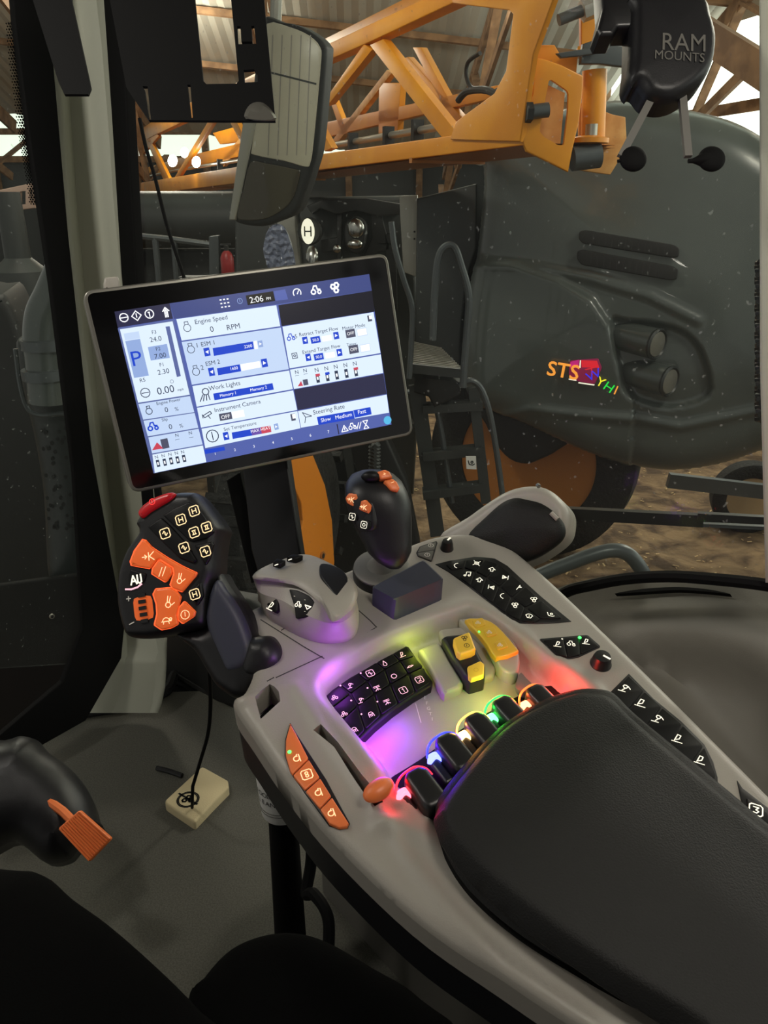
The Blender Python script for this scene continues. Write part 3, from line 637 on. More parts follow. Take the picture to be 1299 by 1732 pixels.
def knob(px, py, rpx, lab, slot):
    c = CF.wp(px, py, 0); r = rpx * CF.scale(px, py)
    m = MB(); m.lathe(c, CF.n, [(r * 1.06, -.002), (r * 1.06, .001), (r * .98, .002), (r * .9, .008), (r * .78, .011), (r * .3, .0115), (.0005, .0115)], 'black_plastic', 36)
    o = m.build('rotary_knob', con)
    m = MB(); kf = Fr(c, CF.n, (0, 1, 0)); a = slot
    m.ribbon(kf, [(r * .1 * math.cos(a), r * .1 * math.sin(a)), (r * .75 * math.cos(a), r * .75 * math.sin(a))], .002, .0121, 'icon_white'); m.build('pointer_mark', o); return o
knob(1016, 1123, 17, '', -.7)
knob(756, 928, 10.5, '', .9)
m = MB(); m.slab(CF, roundc(CF.pxs(C6((463, 548), (480, 519), (560, 493), (566, 502), (537, 592), (471, 566)), .0012), .12), -.004, .0012, 'black_plastic', .0006); po = m.build('mode_key_panel', con)
for Q, (nm, ix, iy) in (([(482, 522), (558, 498), (549, 534), (470, 548)], ('power', 533, 515)), ([(470, 552), (548, 538), (534, 586), (474, 563)], ('power', 516, 560))):
    a, b = C6p(ix, iy); kpoly('key', po, CF, C6(*Q), .0008, .0022, 'gray_dark', [(a, b, 11, nm)], 'icon_dim', .0005, .12)
# black strips beside the armrest
m = MB(); m.slab(CF, CF.pxs(C8((672, 682), (752, 601), (850, 700), (960, 790), (1050, 880), (1085, 950), (1102, 1010), (1104, 1075), (1000, 990), (900, 895), (790, 790), (690, 700)), .0012), -.004, .0012, 'black_plastic', .0006); po = m.build('hitch_key_strip', con)
dv = [((682, 686), (752, 606)), ((748, 748), (815, 668)), ((815, 815), (885, 732)), ((900, 893), (965, 800)), ((985, 972), (1050, 885)), ((1090, 1060), (1096, 1000))]
for i, (nm, ix, iy) in enumerate((('arm', 735, 660), ('leaf', 800, 718), ('arm', 865, 780), ('leaf', 945, 858), ('leaf', 1033, 942))):
    (a0, b0), (a1, b1) = dv[i], dv[i + 1]; Q = [a0, b0, b1, a1]; cx = sum(q[0] for q in Q) / 4; cy = sum(q[1] for q in Q) / 4
    pts = [C8p(cx + (q[0] - cx) * .94, cy + (q[1] - cy) * .94) for q in Q]; a, b = C8p(ix, iy)
    kpoly('key', po, CF, pts, .0008, .0026, 'key_black', [(a, b, 21, nm, -22)], 'icon_white', .0006, .1, wt=.16)
m = MB(); m.slab(CF, CF.pxs(C8((1178, 1022), (1200, 1052), (1299, 1128), (1420, 1250), (1420, 1400), (1210, 1150), (1192, 1090)), .0012), -.004, .0012, 'black_plastic', .0006); po = m.build('memory_key_strip', con)
a, b = C8p(1252, 1138); kpoly('key', po, CF, C8((1215, 1090), (1299, 1150), (1310, 1220), (1225, 1150)), .0008, .0026, 'key_black', [(a, b, 21, 'box3', -22)], 'icon_white', .0006, .1, wt=.2)

# basin switches
bf = -BD
m = MB(); L = roundc(CF.pxs(C7((640, 252), (728, 218), (745, 232), (842, 400), (828, 424), (758, 455), (744, 440), (700, 350)), -.010), .12); m.slab(CF, L, bf - .003, -.010, 'gray_plastic', .004); o = m.build('blank_switch_cover', con)
m = MB(); L = roundc(CF.pxs(C7((722, 160), (860, 150), (920, 190), (985, 330), (975, 370), (880, 405), (842, 400)), -.012), .2); m.slab(CF, L, bf - .003, -.012, 'gray_plastic', .004); m.build('switch_surround', con)
m = MB(); m.slab(CF, roundc(CF.pxs(C7((745, 203), (765, 190), (840, 182), (880, 215), (938, 320), (938, 372), (872, 391), (842, 366), (790, 285)), .000), .15), bf, 0, 'black_soft', .004); rk = m.build('park_switch', con)
kpoly('yellow_key', rk, CF, C7((795, 205), (868, 174), (896, 250), (878, 262), (828, 276), (812, 262)), -.002, .009, 'yellow_key', [(*C7p(846, 206), 13, 'fan', -10), (*C7p(856, 238), 11, 'power', -10)], 'print_black', .002, .16)
kpoly('yellow_key', rk, CF, C7((858, 330), (915, 304), (934, 318), (932, 368), (876, 386), (864, 376)), -.002, .003, 'yellow_key', [(*C7p(897, 345), 11, 'ring')], 'gold_key', .0015, .16)
m = MB(); m.slab(CF, cat(CF.pxs(C7((826, 128), (850, 116), (910, 113), (970, 128), (1020, 168), (1080, 244), (1088, 330), (1060, 360), (1000, 330), (935, 225)), -.004), 3), bf - .002, -.004, 'gray_plastic', .003); m.build('switch_riser', con)
m = MB(); m.slab(CF, cat(CF.pxs(C7((848, 126), (905, 120), (962, 134), (1012, 175), (1072, 246), (1077, 268), (985, 294), (945, 236), (900, 180)), 0), 2), -.006, .001, 'gold_key', .002); gk = m.build('gold_key_strip', con)
for ix, iy in ((905, 138), (955, 180), (1002, 236)):
    a, b = C7p(ix, iy); u, v = CF.px(a, b, .003); kpoly('gold_key', gk, CF, [(a - 10, b - 5), (a + 8, b - 9), (a + 14, b + 3), (a - 4, b + 8)], 0, .0022, 'gold_key', [(a, b, 10, 'flower')], 'icon_dim', .0006, .2)
m = MB(); m.ell(CF.wp(*C7p(910, 178), .0025), (AX, CF.v, CF.n), (.001, .001, .0008), 'green_led', 8, 6); m.build('status_lamp', gk)
m = MB(); m.stack([[CF.wp(x, y, h) for x, y in cat(C7(*p), 3)] for h, p in ((bf - .002, ((1068, 430), (1078, 395), (1092, 366), (1120, 392), (1170, 432), (1150, 470), (1090, 470))), (.006, ((1070, 418), (1080, 380), (1095, 357), (1115, 380), (1160, 425), (1140, 440), (1090, 435))))], 'gray_dark', 24); m.build('grey_flap', con)
# dark well that the paddles rise from
m = MB(); m.slab(CF, cat(CF.pxs([(634, 1352), (650, 1322), (712, 1282), (780, 1232), (850, 1190), (915, 1160), (975, 1165), (1000, 1220), (930, 1290), (800, 1440), (735, 1412), (690, 1385)], bf + .002), 3), bf - .004, bf + .002, 'black_matte', .002); m.build('paddle_well', con)

# ---- hydraulic paddles with light strips
def paddle(bx, by, s, col, colname, strip, which):
    """bx,by: picture position of the paddle's rounded front; strip: bright tab position"""
    nm = 'strip_' + colname; mat(nm, col, .3, emit=2.2, ecol=col); mat(nm + '_hot', col, .3, emit=6.5, ecol=tuple(int(c * .8 + 255 * .2) for c in col))
    t = thing('hydraulic_paddle', which, 'lever', CF.wp(bx, by, bf), 'black hydraulic paddles with coloured light strips in a row before the armrest')
    u = Vector((.84, .50)); n2 = Vector((-.5, .84))       # along the row and across it (towards the front)
    c = Vector(CF.px(bx, by, .012)); z = CF.scale(bx, by) * s
    def q(a, b): p = c + u * a * z + n2 * b * z; return (p.x, p.y)
    m = MB()
    prof = roundc([(-20, -60), (-20, 10), (-10, 22), (16, 22), (27, 10), (29, -60)], .35, 4)
    m.slab(CF, [q(a, b) for a, b in prof], bf, .014, 'black_plastic', .005, k=4); m.build('paddle', t)
    m = MB(); base = roundc([(-40, -55), (-40, 2), (-30, 12), (-18, 12), (-18, -55)], .25, 3)
    m.slab(CF, [q(a, b) for a, b in base], bf, .002, 'black_plastic', .003); m.build('spacer', t)
    m = MB(); arc = cat([(-41, 2), (-33, 14), (-20, 23), (-4, 27), (14, 27), (28, 17), (32, 2)], 4, False)
    m.tube([CF.w(*q(a, b), .005 + .003 * math.sin(i / len(arc) * 3.1)) for i, (a, b) in enumerate(arc)], .0009, nm, 6); m.build('light_strip', t)
    m = MB(); tab = roundc([(-42, 0), (-34, 12), (-18, 14), (-17, 1), (-24, 3), (-26, -4), (-30, 4)], .2, 3)
    tab = roundc([(-44, -3), (-36, 8), (-20, 8), (-13, -12), (-19, -14), (-25, -3), (-38, -8)], .3, 3)
    m.slab(CF, [q(a, b) for a, b in tab], .001, .0055, nm + '_hot', .0015); m.build('light_tab', t)
    point('paddle_glow_light', CF.w(*q(-30, 20), .010), .028, tuple(v ** 1.5 for v in lin(col)[:3]), .003)
    return t
for bx, by, s, col, cn, which in ((706, 1318, 1.0, (255, 40, 60), 'red', 'black paddle edged with a red light strip, beside the orange slide lever'), (757, 1258, .96, (50, 60, 255), 'blue', 'black paddle edged with a blue light strip, second from the orange slide lever'),
        (806, 1222, .92, (255, 190, 90), 'amber', 'black paddle edged with an amber light strip, middle of the row'), (852, 1193, .88, (40, 255, 90), 'green', 'black paddle edged with a green light strip, second from the right rim'),
        (908, 1172, .82, (255, 110, 50), 'orange', 'black paddle edged with an orange-red light strip, beside the grey flap')):
    paddle(bx, by, s, col, cn, None, which)
# colour wash: unseen point lights added under the keypad's lip and in the basin
for x_, y_, e_, c_ in ((606, 1270, .06, (.42, 0, 1)), (626, 1258, .06, (.42, 0, 1)), (648, 1240, .045, (.34, .01, 1)), (672, 1220, .04, (.28, .03, 1)), (640, 1290, .04, (.5, .0, 1))): point('keypad_wash_light', CF.wp(x_, y_, -.007), e_, c_)
point('basin_wash_light', CF.wp(566, 1124, .014), .075, (.5, .08, 1))
point('basin_wash_light', CF.wp(950, 1158, .002), .12, (1, .05, .03))
point('basin_wash_light', CF.wp(706, 1092, -.002), .028, (.7, .9, .05))
point('basin_wash_light', CF.wp(828, 1160, .002), .04, (.8, .9, .15))

# ---- orange slide lever in its slot
lv = thing('slide_lever', 'orange slide lever with a flattened oval knob standing in the slot left of the paddles', 'lever', CF.wp(634, 1352, -.02))
m = MB(); a, b = CF.wp(634, 1356, -.024), CF.wp(636, 1345, .008); m.beam(a, b, .006, .004, 'orange_plastic'); m.build('stem', lv)
m = MB(); c = CF.wp(640, 1336, .012); d = (CF.wp(662, 1320, .012) - CF.wp(617, 1350, .012)).normalized()
m.ell(c, (d, CF.n.cross(d), CF.n), (.0135, .0085, .007), 'orange_plastic', 28, 16); m.build('knob', lv)

# ---- armrest pad
AT = [(736, 1378), (738, 1362), (748, 1342), (790, 1288), (850, 1222), (915, 1184), (965, 1166), (1000, 1164), (1038, 1174), (1078, 1212), (1190, 1306), (1299, 1395), (1430, 1500), (1500, 1640), (1500, 1900), (1330, 1880), (1180, 1752), (1040, 1664), (920, 1580), (820, 1498), (758, 1428)]
AB = [(738, 1400), (736, 1372), (748, 1348), (795, 1290), (850, 1235), (915, 1196), (965, 1180), (1000, 1178), (1035, 1186), (1075, 1225), (1190, 1320), (1299, 1412), (1430, 1520), (1500, 1660), (1500, 1950), (1300, 1920), (1145, 1752), (1010, 1672), (880, 1592), (795, 1518), (752, 1452)]
ar = thing('armrest_pad', 'large black leather-like armrest pad with a stitched seam on the console', 'armrest', CF.wp(1000, 1450, -.02))
m = MB(); m.stack([[CF.w(*p, h) for p in cat(CF.pxs(AB, h), 4)] for h in (-.019, .004)] + [[CF.w(*p, h) for p in inset(cat(CF.pxs(AB, .004), 4), d)] for h, d in ((.012, .000), (.018, .003), (.020, .007))], 'leather', 160); m.build('lower_shell', ar, ang=1.2)
m = MB(); m.puffy(CF, cat(CF.pxs(AT, .032), 4), .019, .016, .013, .009, 'leather', back=.0175, bulge=.006); m.build('cushion', ar, ang=1.2)
m = MB(); sm_ = cat(CF.pxs([(742, 1396), (760, 1436), (822, 1506), (922, 1588), (1042, 1672), (1180, 1760), (1330, 1888)], .018), 6, False); m.tube([CF.w(*p, .0205) for p in sm_], .0011, 'leather', 6); m.build('seam', ar)

# ---- sculpted grey controller (hand rest with thumb pad)
mc = thing('palm_controller', 'grey mouse-shaped hand rest with dark thumb pad, left of the joystick', 'controller', CF.wp(530, 1060, 0))
b0 = CM((222, 545), (220, 500), (600, 330), (900, 440), (1080, 560), (1118, 640), (1115, 760), (1080, 850), (990, 905), (800, 915), (620, 870), (420, 770), (280, 680))
b1 = CM((205, 470), (230, 400), (560, 200), (800, 250), (1000, 420), (1105, 560), (1118, 690), (1085, 790), (990, 850), (800, 850), (620, 800), (420, 700), (260, 600))
b2 = CM((180, 395), (210, 330), (560, 150), (760, 190), (960, 300), (1080, 440), (1095, 560), (1060, 650), (960, 715), (820, 720), (620, 640), (420, 520), (240, 460))
b3 = CM((152, 318), (200, 240), (400, 150), (640, 95), (900, 200), (1050, 320), (1108, 440), (1080, 560), (1000, 650), (870, 712), (780, 560), (560, 390), (330, 345))
b4 = CM((190, 290), (260, 220), (430, 150), (640, 104), (880, 205), (1020, 320), (1070, 430), (1040, 540), (970, 620), (880, 660), (780, 500), (580, 350), (340, 315))
m = MB(); m.stack([[CF.wp(x, y, h) for x, y in cat(p, 5)] for h, p in ((-.001, b0), (.012, b1), (.026, b2))], 'gray_plastic', 90, cap=False); m.build('body', mc, ang=1.2)
m = MB(); m.stack([[CF.wp(x, y, h) for x, y in cat(p, 5)] for h, p in ((.0262, b2), (.036, b3), (.040, b3), (.0435, b4))], 'gray_plastic', 90); m.build('top_shell', mc, ang=1.2)
tf = Fr(CF.wp(570, 960, .0440), (CF.n + Vector((.10, -.05, 0))), (0, 1, 0))
m = MB(); m.slab(tf, ccw(cat(tf.pxs(CM((770, 190), (860, 195), (960, 240), (1010, 300), (1028, 380), (1000, 450), (955, 500), (905, 480), (850, 410), (780, 320), (760, 260))), 3)), -.006, .0015, 'black_soft', .0012); m.build('thumb_pad', mc)
for Q in ([(330, 180), (372, 145), (455, 165), (400, 200)], [(455, 132), (520, 105), (615, 118), (545, 150)]):
    m = MB(); L = roundc(tf.pxs(CM(*Q)), .2); m.slab(tf, L, -.004, .0022, 'key_black', .001); x, y = CM(Q[0])[0]
    m.ribbon(tf, tf.pxs([(x + 4, y + 3), (x + 9, y + 1)], .0026), .0012, .0026, 'icon_white'); m.build('top_key', mc)
sd = Fr(CF.wp(470, 1010, .018) + Vector((0, -.004, 0)), (-.52, -.62, .42), (0, 0, 1))
def onside(name, Q, ics, off, ctr, lift, hh0=.012):
    f = Fr(CF.wp(*CM(ctr)[0], hh0) + Vector(off).normalized() * lift, off, (0, 0, 1)); L = roundc(f.pxs(CM(*Q)), .2); m = MB(); m.slab(f, L, -.014, .0, 'key_black', .0008)
    for nm, x, y, s_ in ics: a, b = CM((x, y))[0]; m.icon(f, a, b, s_, nm, 'icon_white', .0004, 0, .2)
    return m.build(name, mc)
onside('side_key_panel', [(478, 412), (560, 425), (660, 470), (730, 545), (775, 608), (700, 655), (620, 675), (540, 684), (530, 580)], [('tractor', 565, 555, 12), ('vee', 655, 575, 14), ('minus', 530, 478, 3), ('minus', 625, 512, 3), ('minus', 625, 618, 3)], (-.25, -.72, .62), (620, 600), .006, .024)
onside('side_key_panel', [(212, 385), (290, 400), (350, 450), (378, 540), (370, 610), (350, 632), (290, 590), (255, 480)], [('leaf', 270, 455, 12), ('leaf', 315, 570, 13)], (-.55, -.60, .58), (310, 560), .008)

# ---- dark blue-grey block behind the joystick
m = MB(); lo = [(628, 1020), (632, 1000), (712, 955), (735, 950), (750, 985), (749, 1016), (668, 1050)]; hi = [(628, 993), (640, 985), (705, 940), (730, 942), (751, 980), (749, 984), (668, 1017)]
blk = [(627, 1022), (700, 975), (749, 1014), (668, 1050)]
zb = [CF.px(*p) for p in blk]
top = [(628, 994), (706, 950), (751, 981), (667, 1017)]
m.stack([[CF.wp(x, y, 0) for x, y in roundc(blk, .08)], [CF.wp(x, y, .017) for x, y in roundc([(628, 994), (716, 946), (751, 980), (667, 1016)], .08)], [CF.wp(x, y, .019) for x, y in roundc([(631, 993), (716, 948), (748, 979), (667, 1013)], .08)]], 'bluegray', 60)
m.build('storage_block', ang=.5, **T('dark blue-grey rectangular block on the console right in front of the black joystick', 'block'))

# ---- joystick
js = thing('joystick', 'black joystick with orange buttons standing on a round boot at the console front', 'joystick', CF.wp(646, 975, 0))
cy = lambda x, y: C6p(x, y)
m = MB(); c0 = CF.wp(645, 968, .004); rr = 48 * CF.scale(645, 968); m.lathe(c0 - CF.n * .01, CF.n, [(rr * 1.0, 0), (rr * 1.0, .012), (rr * .97, .016)], 'black_soft', 48); m.lathe(c0 - CF.n * .01, CF.n, [(rr * .965, .012), (rr * .965, .0175), (rr * .9, .019), (rr * .5, .020), (rr * .3, .026), (rr * .2, .034)], 'gray_dark', 48); m.build('round_boot', js)
m = MB()
secs = [(362, 612, 22), (356, 600, 42), (345, 570, 78), (335, 530, 106), (322, 480, 120), (310, 430, 132), (298, 380, 144), (285, 320, 153), (272, 270, 150), (262, 225, 136), (256, 195, 110), (252, 178, 72), (252, 170, 30)]
jd = CF.wp(650, 968, .03); D0 = (jd - CAM).dot(AF)
def sec(x, y, half, dep, dd, n=36, e=2.6, sk=0):
    ctr = atd(*C6p(x, y), dep); s_ = dep / F * .3541 * half; out = []
    for k in range(n):
        g = 2 * math.pi * k / n; a, b = math.cos(g), math.sin(g); rr_ = (abs(a) ** e + abs(b) ** e) ** (-1 / e)
        out.append(tuple(ctr + AX * s_ * rr_ * a + Vector((0, 1, 0)) * dd * rr_ * b + Vector((0, 0, 1)) * sk * a))
    return out
vs = []; fs = []; n = 36
dds = [.008, .014, .019, .022, .023, .024, .026, .028, .029, .028, .024, .017, .008]
for i, ((x, y, h_), dd) in enumerate(zip(secs, dds)): vs += sec(x, y, h_, D0 + .0, dd)
for i in range(len(secs) - 1):
    for k in range(n): j = (k + 1) % n; fs.append((i * n + k, i * n + j, (i + 1) * n + j, (i + 1) * n + k))
fs += [tuple(range(n)), tuple(range((len(secs) - 1) * n, len(secs) * n))]
m.add(vs, fs, 'black_soft'); m.build('grip', js, ang=1.5)
jf = Fr(atd(*C6p(185, 330), D0) - AF * .022 , (-.42, -.80, .30), (0, 0, 1))
m = MB(); m.slab(jf, ccw(cat(jf.pxs(C6((122, 275), (150, 238), (200, 245), (250, 300), (262, 360), (262, 430), (225, 455), (180, 440), (145, 390), (128, 330))), 4)), -.016, -.001, 'black_soft', .005, k=4); m.build('button_face', js)
for Q, ics in (([(122, 290), (138, 266), (178, 268), (188, 290), (162, 332), (132, 315)], ('arrowbar', 150, 296)), ([(186, 345), (197, 302), (222, 298), (244, 325), (240, 352), (232, 364)], ('arrowbar', 210, 332))):
    kpoly('orange_button', js, jf, C6(*Q), -.004, .0015, 'orange_plastic', [(*C6p(*ics[1:]), 12, ics[0], 0)], 'icon_cream', .0015, .2)
for Q, ics in (([(132, 378), (150, 355), (182, 366), (180, 398), (155, 404)], ('boxS', 157, 378)), ([(190, 415), (205, 390), (245, 402), (243, 440), (210, 446)], ('box0', 213, 417))):
    kpoly('black_button', js, jf, C6(*Q), -.004, .0008, 'key_black', [(*C6p(*ics[1:]), 10, ics[0], 0)], 'icon_white', .0010, .2)
jt = Fr(atd(*C6p(335, 205), D0) - AF * .020, (.20, -.72, .66), (0, 0, 1))
for Q, ics in (([(274, 162), (315, 152), (335, 160), (352, 188), (330, 194), (295, 198)], ('plus', 312, 174)), ([(308, 204), (352, 195), (372, 210), (386, 240), (378, 254), (345, 250)], ('minus', 350, 214))):
    kpoly('orange_button', js, jt, C6(*Q), -.010, .0015, 'orange_plastic', [(*C6p(*ics[1:]), 8, ics[0], 15)], 'icon_cream', .0018, .2)
m = MB(); m.ell(atd(*C6p(248, 186), D0 - .018), (AX, AU, AF), (.010, .006, .006), 'key_black', 18, 10); m.build('thumb_stub', js)

# ---- multifunction handle
HD = .735
hf = Fr(atd(285, 980, HD), (-.10, -.86, .50), (0, 0, 1))
mh = thing('multifunction_handle', 'large black drive lever with orange and black buttons and red top switch', 'control lever', atd(430, 1170, HD + .03))
def C5p(x, y): return C5((x, y))[0]
st_ = C5((340, 790), (420, 770), (500, 740), (512, 640), (530, 540), (558, 480), (600, 548), (650, 620), (692, 690), (722, 750), (742, 795), (800, 806), (850, 850), (866, 890), (860, 930), (820, 990), (760, 1055), (704, 1108), (640, 1112), (590, 1085), (536, 1040), (480, 950), (430, 870))
m = MB(); m.puffy(hf, cat(hf.pxs(st_, 0), 4), -.022, .022, .014, .0035, 'black_soft', back=-.045, bulge=.002); m.build('stem', mh, ang=1.3)
m = MB(); L = cat(hf.pxs(C5((560, 520), (600, 570), (650, 640), (690, 715), (715, 780), (735, 850), (728, 910), (700, 950), (655, 972), (608, 970), (575, 910), (540, 830), (515, 760), (505, 690), (520, 600)), .004), 4); m.puffy(hf, L, -.004, .008, .008, .003, 'bluegray', back=-.01); m.build('palm_pad', mh, ang=1.3)
m = MB(); m.puffy(hf, cat(hf.pxs(C5((700, 820), (750, 800), (805, 802), (850, 842), (868, 890), (860, 935), (820, 985), (760, 1010), (690, 1000), (660, 930)), .004), 4), -.012, .018, .016, .003, 'black_soft', back=-.03); m.build('pivot_boss', mh, ang=1.3)
hd = C5((150, 240), (180, 190), (215, 152), (330, 90), (430, 83), (452, 94), (478, 120), (575, 250), (570, 300), (556, 400), (552, 480), (530, 545), (515, 640), (500, 745), (420, 772), (330, 792), (200, 812), (110, 800), (80, 740), (60, 650), (56, 560), (70, 460), (110, 360), (165, 285))
m = MB(); m.puffy(hf, cat(hf.pxs(hd, .008), 3), -.012, .020, .010, .003, 'black_soft', back=-.034); m.build('head', mh, ang=1.3)
HT = .0085
m = MB(); L = cat(hf.pxs(C5((178, 192), (190, 168), (215, 145), (270, 112), (330, 93), (355, 98), (340, 128), (290, 160), (240, 190), (205, 217), (186, 212)), .012), 3); m.slab(hf, L, -.012, .012, 'red_plastic', .004); m.icon(hf, *C5p(252, 140), 12, 'power', 'icon_red', .0124, 30); m.build('red_switch', mh)
BK = [([(228, 262), (295, 216), (345, 262), (420, 345), (470, 425), (455, 442), (380, 412), (300, 335)], [('boxS', 315, 295), ('boxS', 408, 365)]),
      ([(303, 206), (360, 170), (432, 140), (452, 148), (500, 205), (552, 286), (520, 318), (455, 335), (432, 330), (380, 280)], [('boxN', 392, 228), ('boxN', 457, 185), ('boxH', 457, 290), ('boxH', 518, 265)]),
      ([(457, 352), (505, 345), (542, 334), (550, 350), (535, 410), (515, 448), (492, 420)], [('boxS', 512, 383)]),
      ([(428, 582), (490, 530), (500, 600), (474, 645), (460, 640)], [('boxN', 460, 592)])]
for Q, ic in BK:
    kpoly('black_button', mh, hf, C5(*Q), HT - .003, HT + .0018, 'key_black', [(*C5p(x, y), 16, nm, 22) for nm, x, y in ic], 'icon_cream', .0016, .12, wt=.2)
kpoly('black_button', mh, hf, C5((138, 495), (148, 472), (222, 492), (212, 530), (165, 562), (138, 545)), HT - .003, HT + .0012, 'key_black', [(*C5p(175, 520), 20, 'AU', 15)], 'icon_white', .0010, .12, wt=.26)
m = MB(); m.ribbon(hf, hf.pxs(C5((122, 568), (150, 568), (180, 558), (200, 542)), HT + .001), .0016, HT + .001, 'icon_pink')
for nm, x, y, r in (('plus', 137, 614, 10), ('minus', 152, 734, 30)): m.icon(hf, *C5p(x, y), 12, nm, 'icon_dim', HT + .0004, r, .25)
m.build('printed_marks', mh)
OB = [([(145, 432), (165, 380), (205, 325), (222, 330), (250, 362), (330, 415), (400, 455), (470, 488), (464, 502), (398, 580), (350, 562), (340, 545), (358, 490), (352, 460), (288, 418), (270, 425), (240, 466), (200, 460), (150, 450)], [('arrowbar', 232, 408, 22), ('rabbit', 390, 515, 20)], .06),
      ([(284, 424), (346, 462), (346, 492), (318, 534), (250, 492), (254, 466)], [('slash', 300, 482, 20)], .2),
      ([(256, 592), (270, 566), (340, 560), (372, 578), (392, 604), (380, 650), (370, 690), (378, 738), (345, 756), (298, 766), (262, 742), (275, 690), (272, 640)], [('rabbit', 335, 630, 22), ('turtle', 320, 722, 20)], .15),
      ([(410, 626), (462, 676), (456, 700), (402, 735), (376, 714), (382, 660)], [('power', 413, 692, 18)], .2)]
for Q, ic, r in OB:
    kpoly('orange_button', mh, hf, C5(*Q), HT - .003, HT + .0028, 'orange_key', [(*C5p(x, y), s_, nm, 12) for nm, x, y, s_ in ic], 'icon_cream', .0018, r, wt=.13)
    m = MB(); L = roundc(hf.pxs(C5(*Q), HT + .0006), r, 3); m.ribbon(hf, L, .0012, HT + .0006, 'orange_glow', True); m.build('button_glow_line', mh)
wc = hf.wp(*C5p(213, 660), HT - .002); ax_ = (hf.wp(*C5p(265, 650), HT) - hf.wp(*C5p(160, 668), HT)).normalized(); zs = hf.scale(*C5p(213, 660)) * .3464
m = MB(); m.lathe(wc - ax_ * 46 * zs, ax_, [(70 * zs, 0), (80 * zs, 6 * zs), (84 * zs, 30 * zs), (84 * zs, 62 * zs), (80 * zs, 86 * zs), (70 * zs, 92 * zs)], 'orange_key', 40, sx=1)
w_ = m.v[:]; nrm = hf.n
m.v = [wc + (p - wc) - nrm * ((p - wc).dot(nrm)) * .88 for p in m.v]
o = m.build('scroll_wheel', mh)
m = MB(); vv = hf.n.cross(ax_)
for k in range(5): m.box(wc + vv * (k - 2) * 30 * zs + hf.n * (.0034 - .0007 * abs(k - 2)), (ax_, vv, hf.n), (17 * zs, 8.5 * zs, .0012), 'black_plastic')
m.build('grip_rib', o)

# ================================================================ THE DISPLAY
v1 = (AX * 3551 + AU * 856 + AF * 1308).normalized(); v2 = (AX * 953 - AU * 5464 + AF * 1308).normalized()
mo = atd(420, 630, .85); nn = v1.cross(-v2).normalized(); nn = nn if nn.dot(CAM - mo) > 0 else -nn
MF = Fr(mo, nn, (-v2)); 
dp_ = thing('display_terminal', 'large touchscreen terminal with lit work pages and clock before the pillar', 'display', atd(440, 760, .88))
oc = MF.pxs([(138, 492), (655, 428), (700, 735), (222, 835)])
L = roundc(oc, .055, 6)
m = MB(); m.slab(MF, L, -.03, -.003, 'gray_dark', .004); m.build('housing', dp_)
m = MB(); m.slab(MF, L, -.006, 0, 'frame_metal', .0015, holes=[ccw(inset(L, .0035))]); m.build('outer_frame', dp_)
m = MB(); m.slab(MF, inset(L, .003), -.004, -.0006, 'bezel', 0); m.build('bezel', dp_)
# screen graphics: flat lit areas in one mesh
def em(name, col, k=1.0): return mat(name, (2, 2, 2), .25, emit=k, ecol=col)
em('s_navy', (66, 78, 138), .9); em('s_dark', (22, 22, 38), .8); em('s_white', (222, 238, 255), 1.05); em('s_pale', (200, 220, 250), 1.0); em('s_blue', (30, 70, 205), 1.0); em('s_mid', (150, 175, 225), 1.0); em('s_bar', (98, 112, 170), .9)
em('s_black', (4, 4, 8), .3); em('s_text', (50, 60, 85), .9); em('s_w', (250, 252, 255), 1.15); em('s_grey', (85, 88, 110), .9); em('s_red', (205, 70, 90), 1); em('s_strip', (88, 104, 180), .9); em('s_cyan', (90, 190, 235), 1); em('s_deep', (45, 45, 75), .9); em('s_violet', (110, 80, 170), 1)
sm = MB(); H1 = .0002
def C3p(x, y): return C3((x, y))[0]
def Z(x, y): return MF.px(*C3p(x, y))
lvl = [0]
def rect(x0, y0, x1, y1, mm, h=None):
    a, b = Z(x0, y0), Z(x1, y1); h = h or H1
    p = [(min(a[0], b[0]), min(a[1], b[1])), (max(a[0], b[0]), min(a[1], b[1])), (max(a[0], b[0]), max(a[1], b[1])), (min(a[0], b[0]), max(a[1], b[1]))]
    sm.add([MF.w(u, v, h) for u, v in p], [(0, 1, 2, 3)], mm)
def rq(pts, mm, h):   # free quad
    sm.add([MF.w(*Z(x, y), h) for x, y in pts], [tuple(range(len(pts)))], mm)
def tx(s, x, y, sz, mm='s_text', h=.0009, sx=1): u, v = Z(x, y); sm.text(MF, s, u, v, h, sz * MF.scale(*C3p(x, y)) * .4542 / .72, mm, 0, sx)
def icn(nm, x, y, sz, mm='s_text', w=.14): sm.icon(MF, *C3p(x, y), sz * .4542, nm, mm, .0009, 0, w)
TLc, TRc, BRc, BLc = (140, 236), (1088, 96), (1171, 656), (286, 838)
rq([TLc, TRc, BRc, BLc], 's_strip', H1)
def lerp(s, t):      # s across, t down, both 0..1 over the screen
    x = (1 - s) * (1 - t) * TLc[0] + s * (1 - t) * TRc[0] + s * t * BRc[0] + (1 - s) * t * BLc[0]
    y = (1 - s) * (1 - t) * TLc[1] + s * (1 - t) * TRc[1] + s * t * BRc[1] + (1 - s) * t * BLc[1]
    return x, y
def sq(pts, mm, h): rq(pts, mm, h)
sq([(140, 236), (345, 205), (358, 262), (152, 296)], 's_deep', .0004)
sq([(345, 205), (1088, 96), (1098, 158), (362, 263)], 's_navy', .0004)
sq([(750, 212), (1098, 158), (1108, 236), (762, 290)], 's_dark', .0005)
sq([(152, 298), (360, 265), (482, 796), (286, 838)], 's_bar', .0005)
sq([(160, 302), (356, 272), (420, 545), (228, 575)], 's_white', .0006)
sq([(229, 580), (421, 550), (437, 610), (247, 638)], 's_pale', .0006)
sq([(248, 642), (438, 613), (452, 668), (264, 700)], 's_pale', .0006)
sq([(266, 704), (453, 672), (468, 730), (280, 764)], 's_pale', .0006)
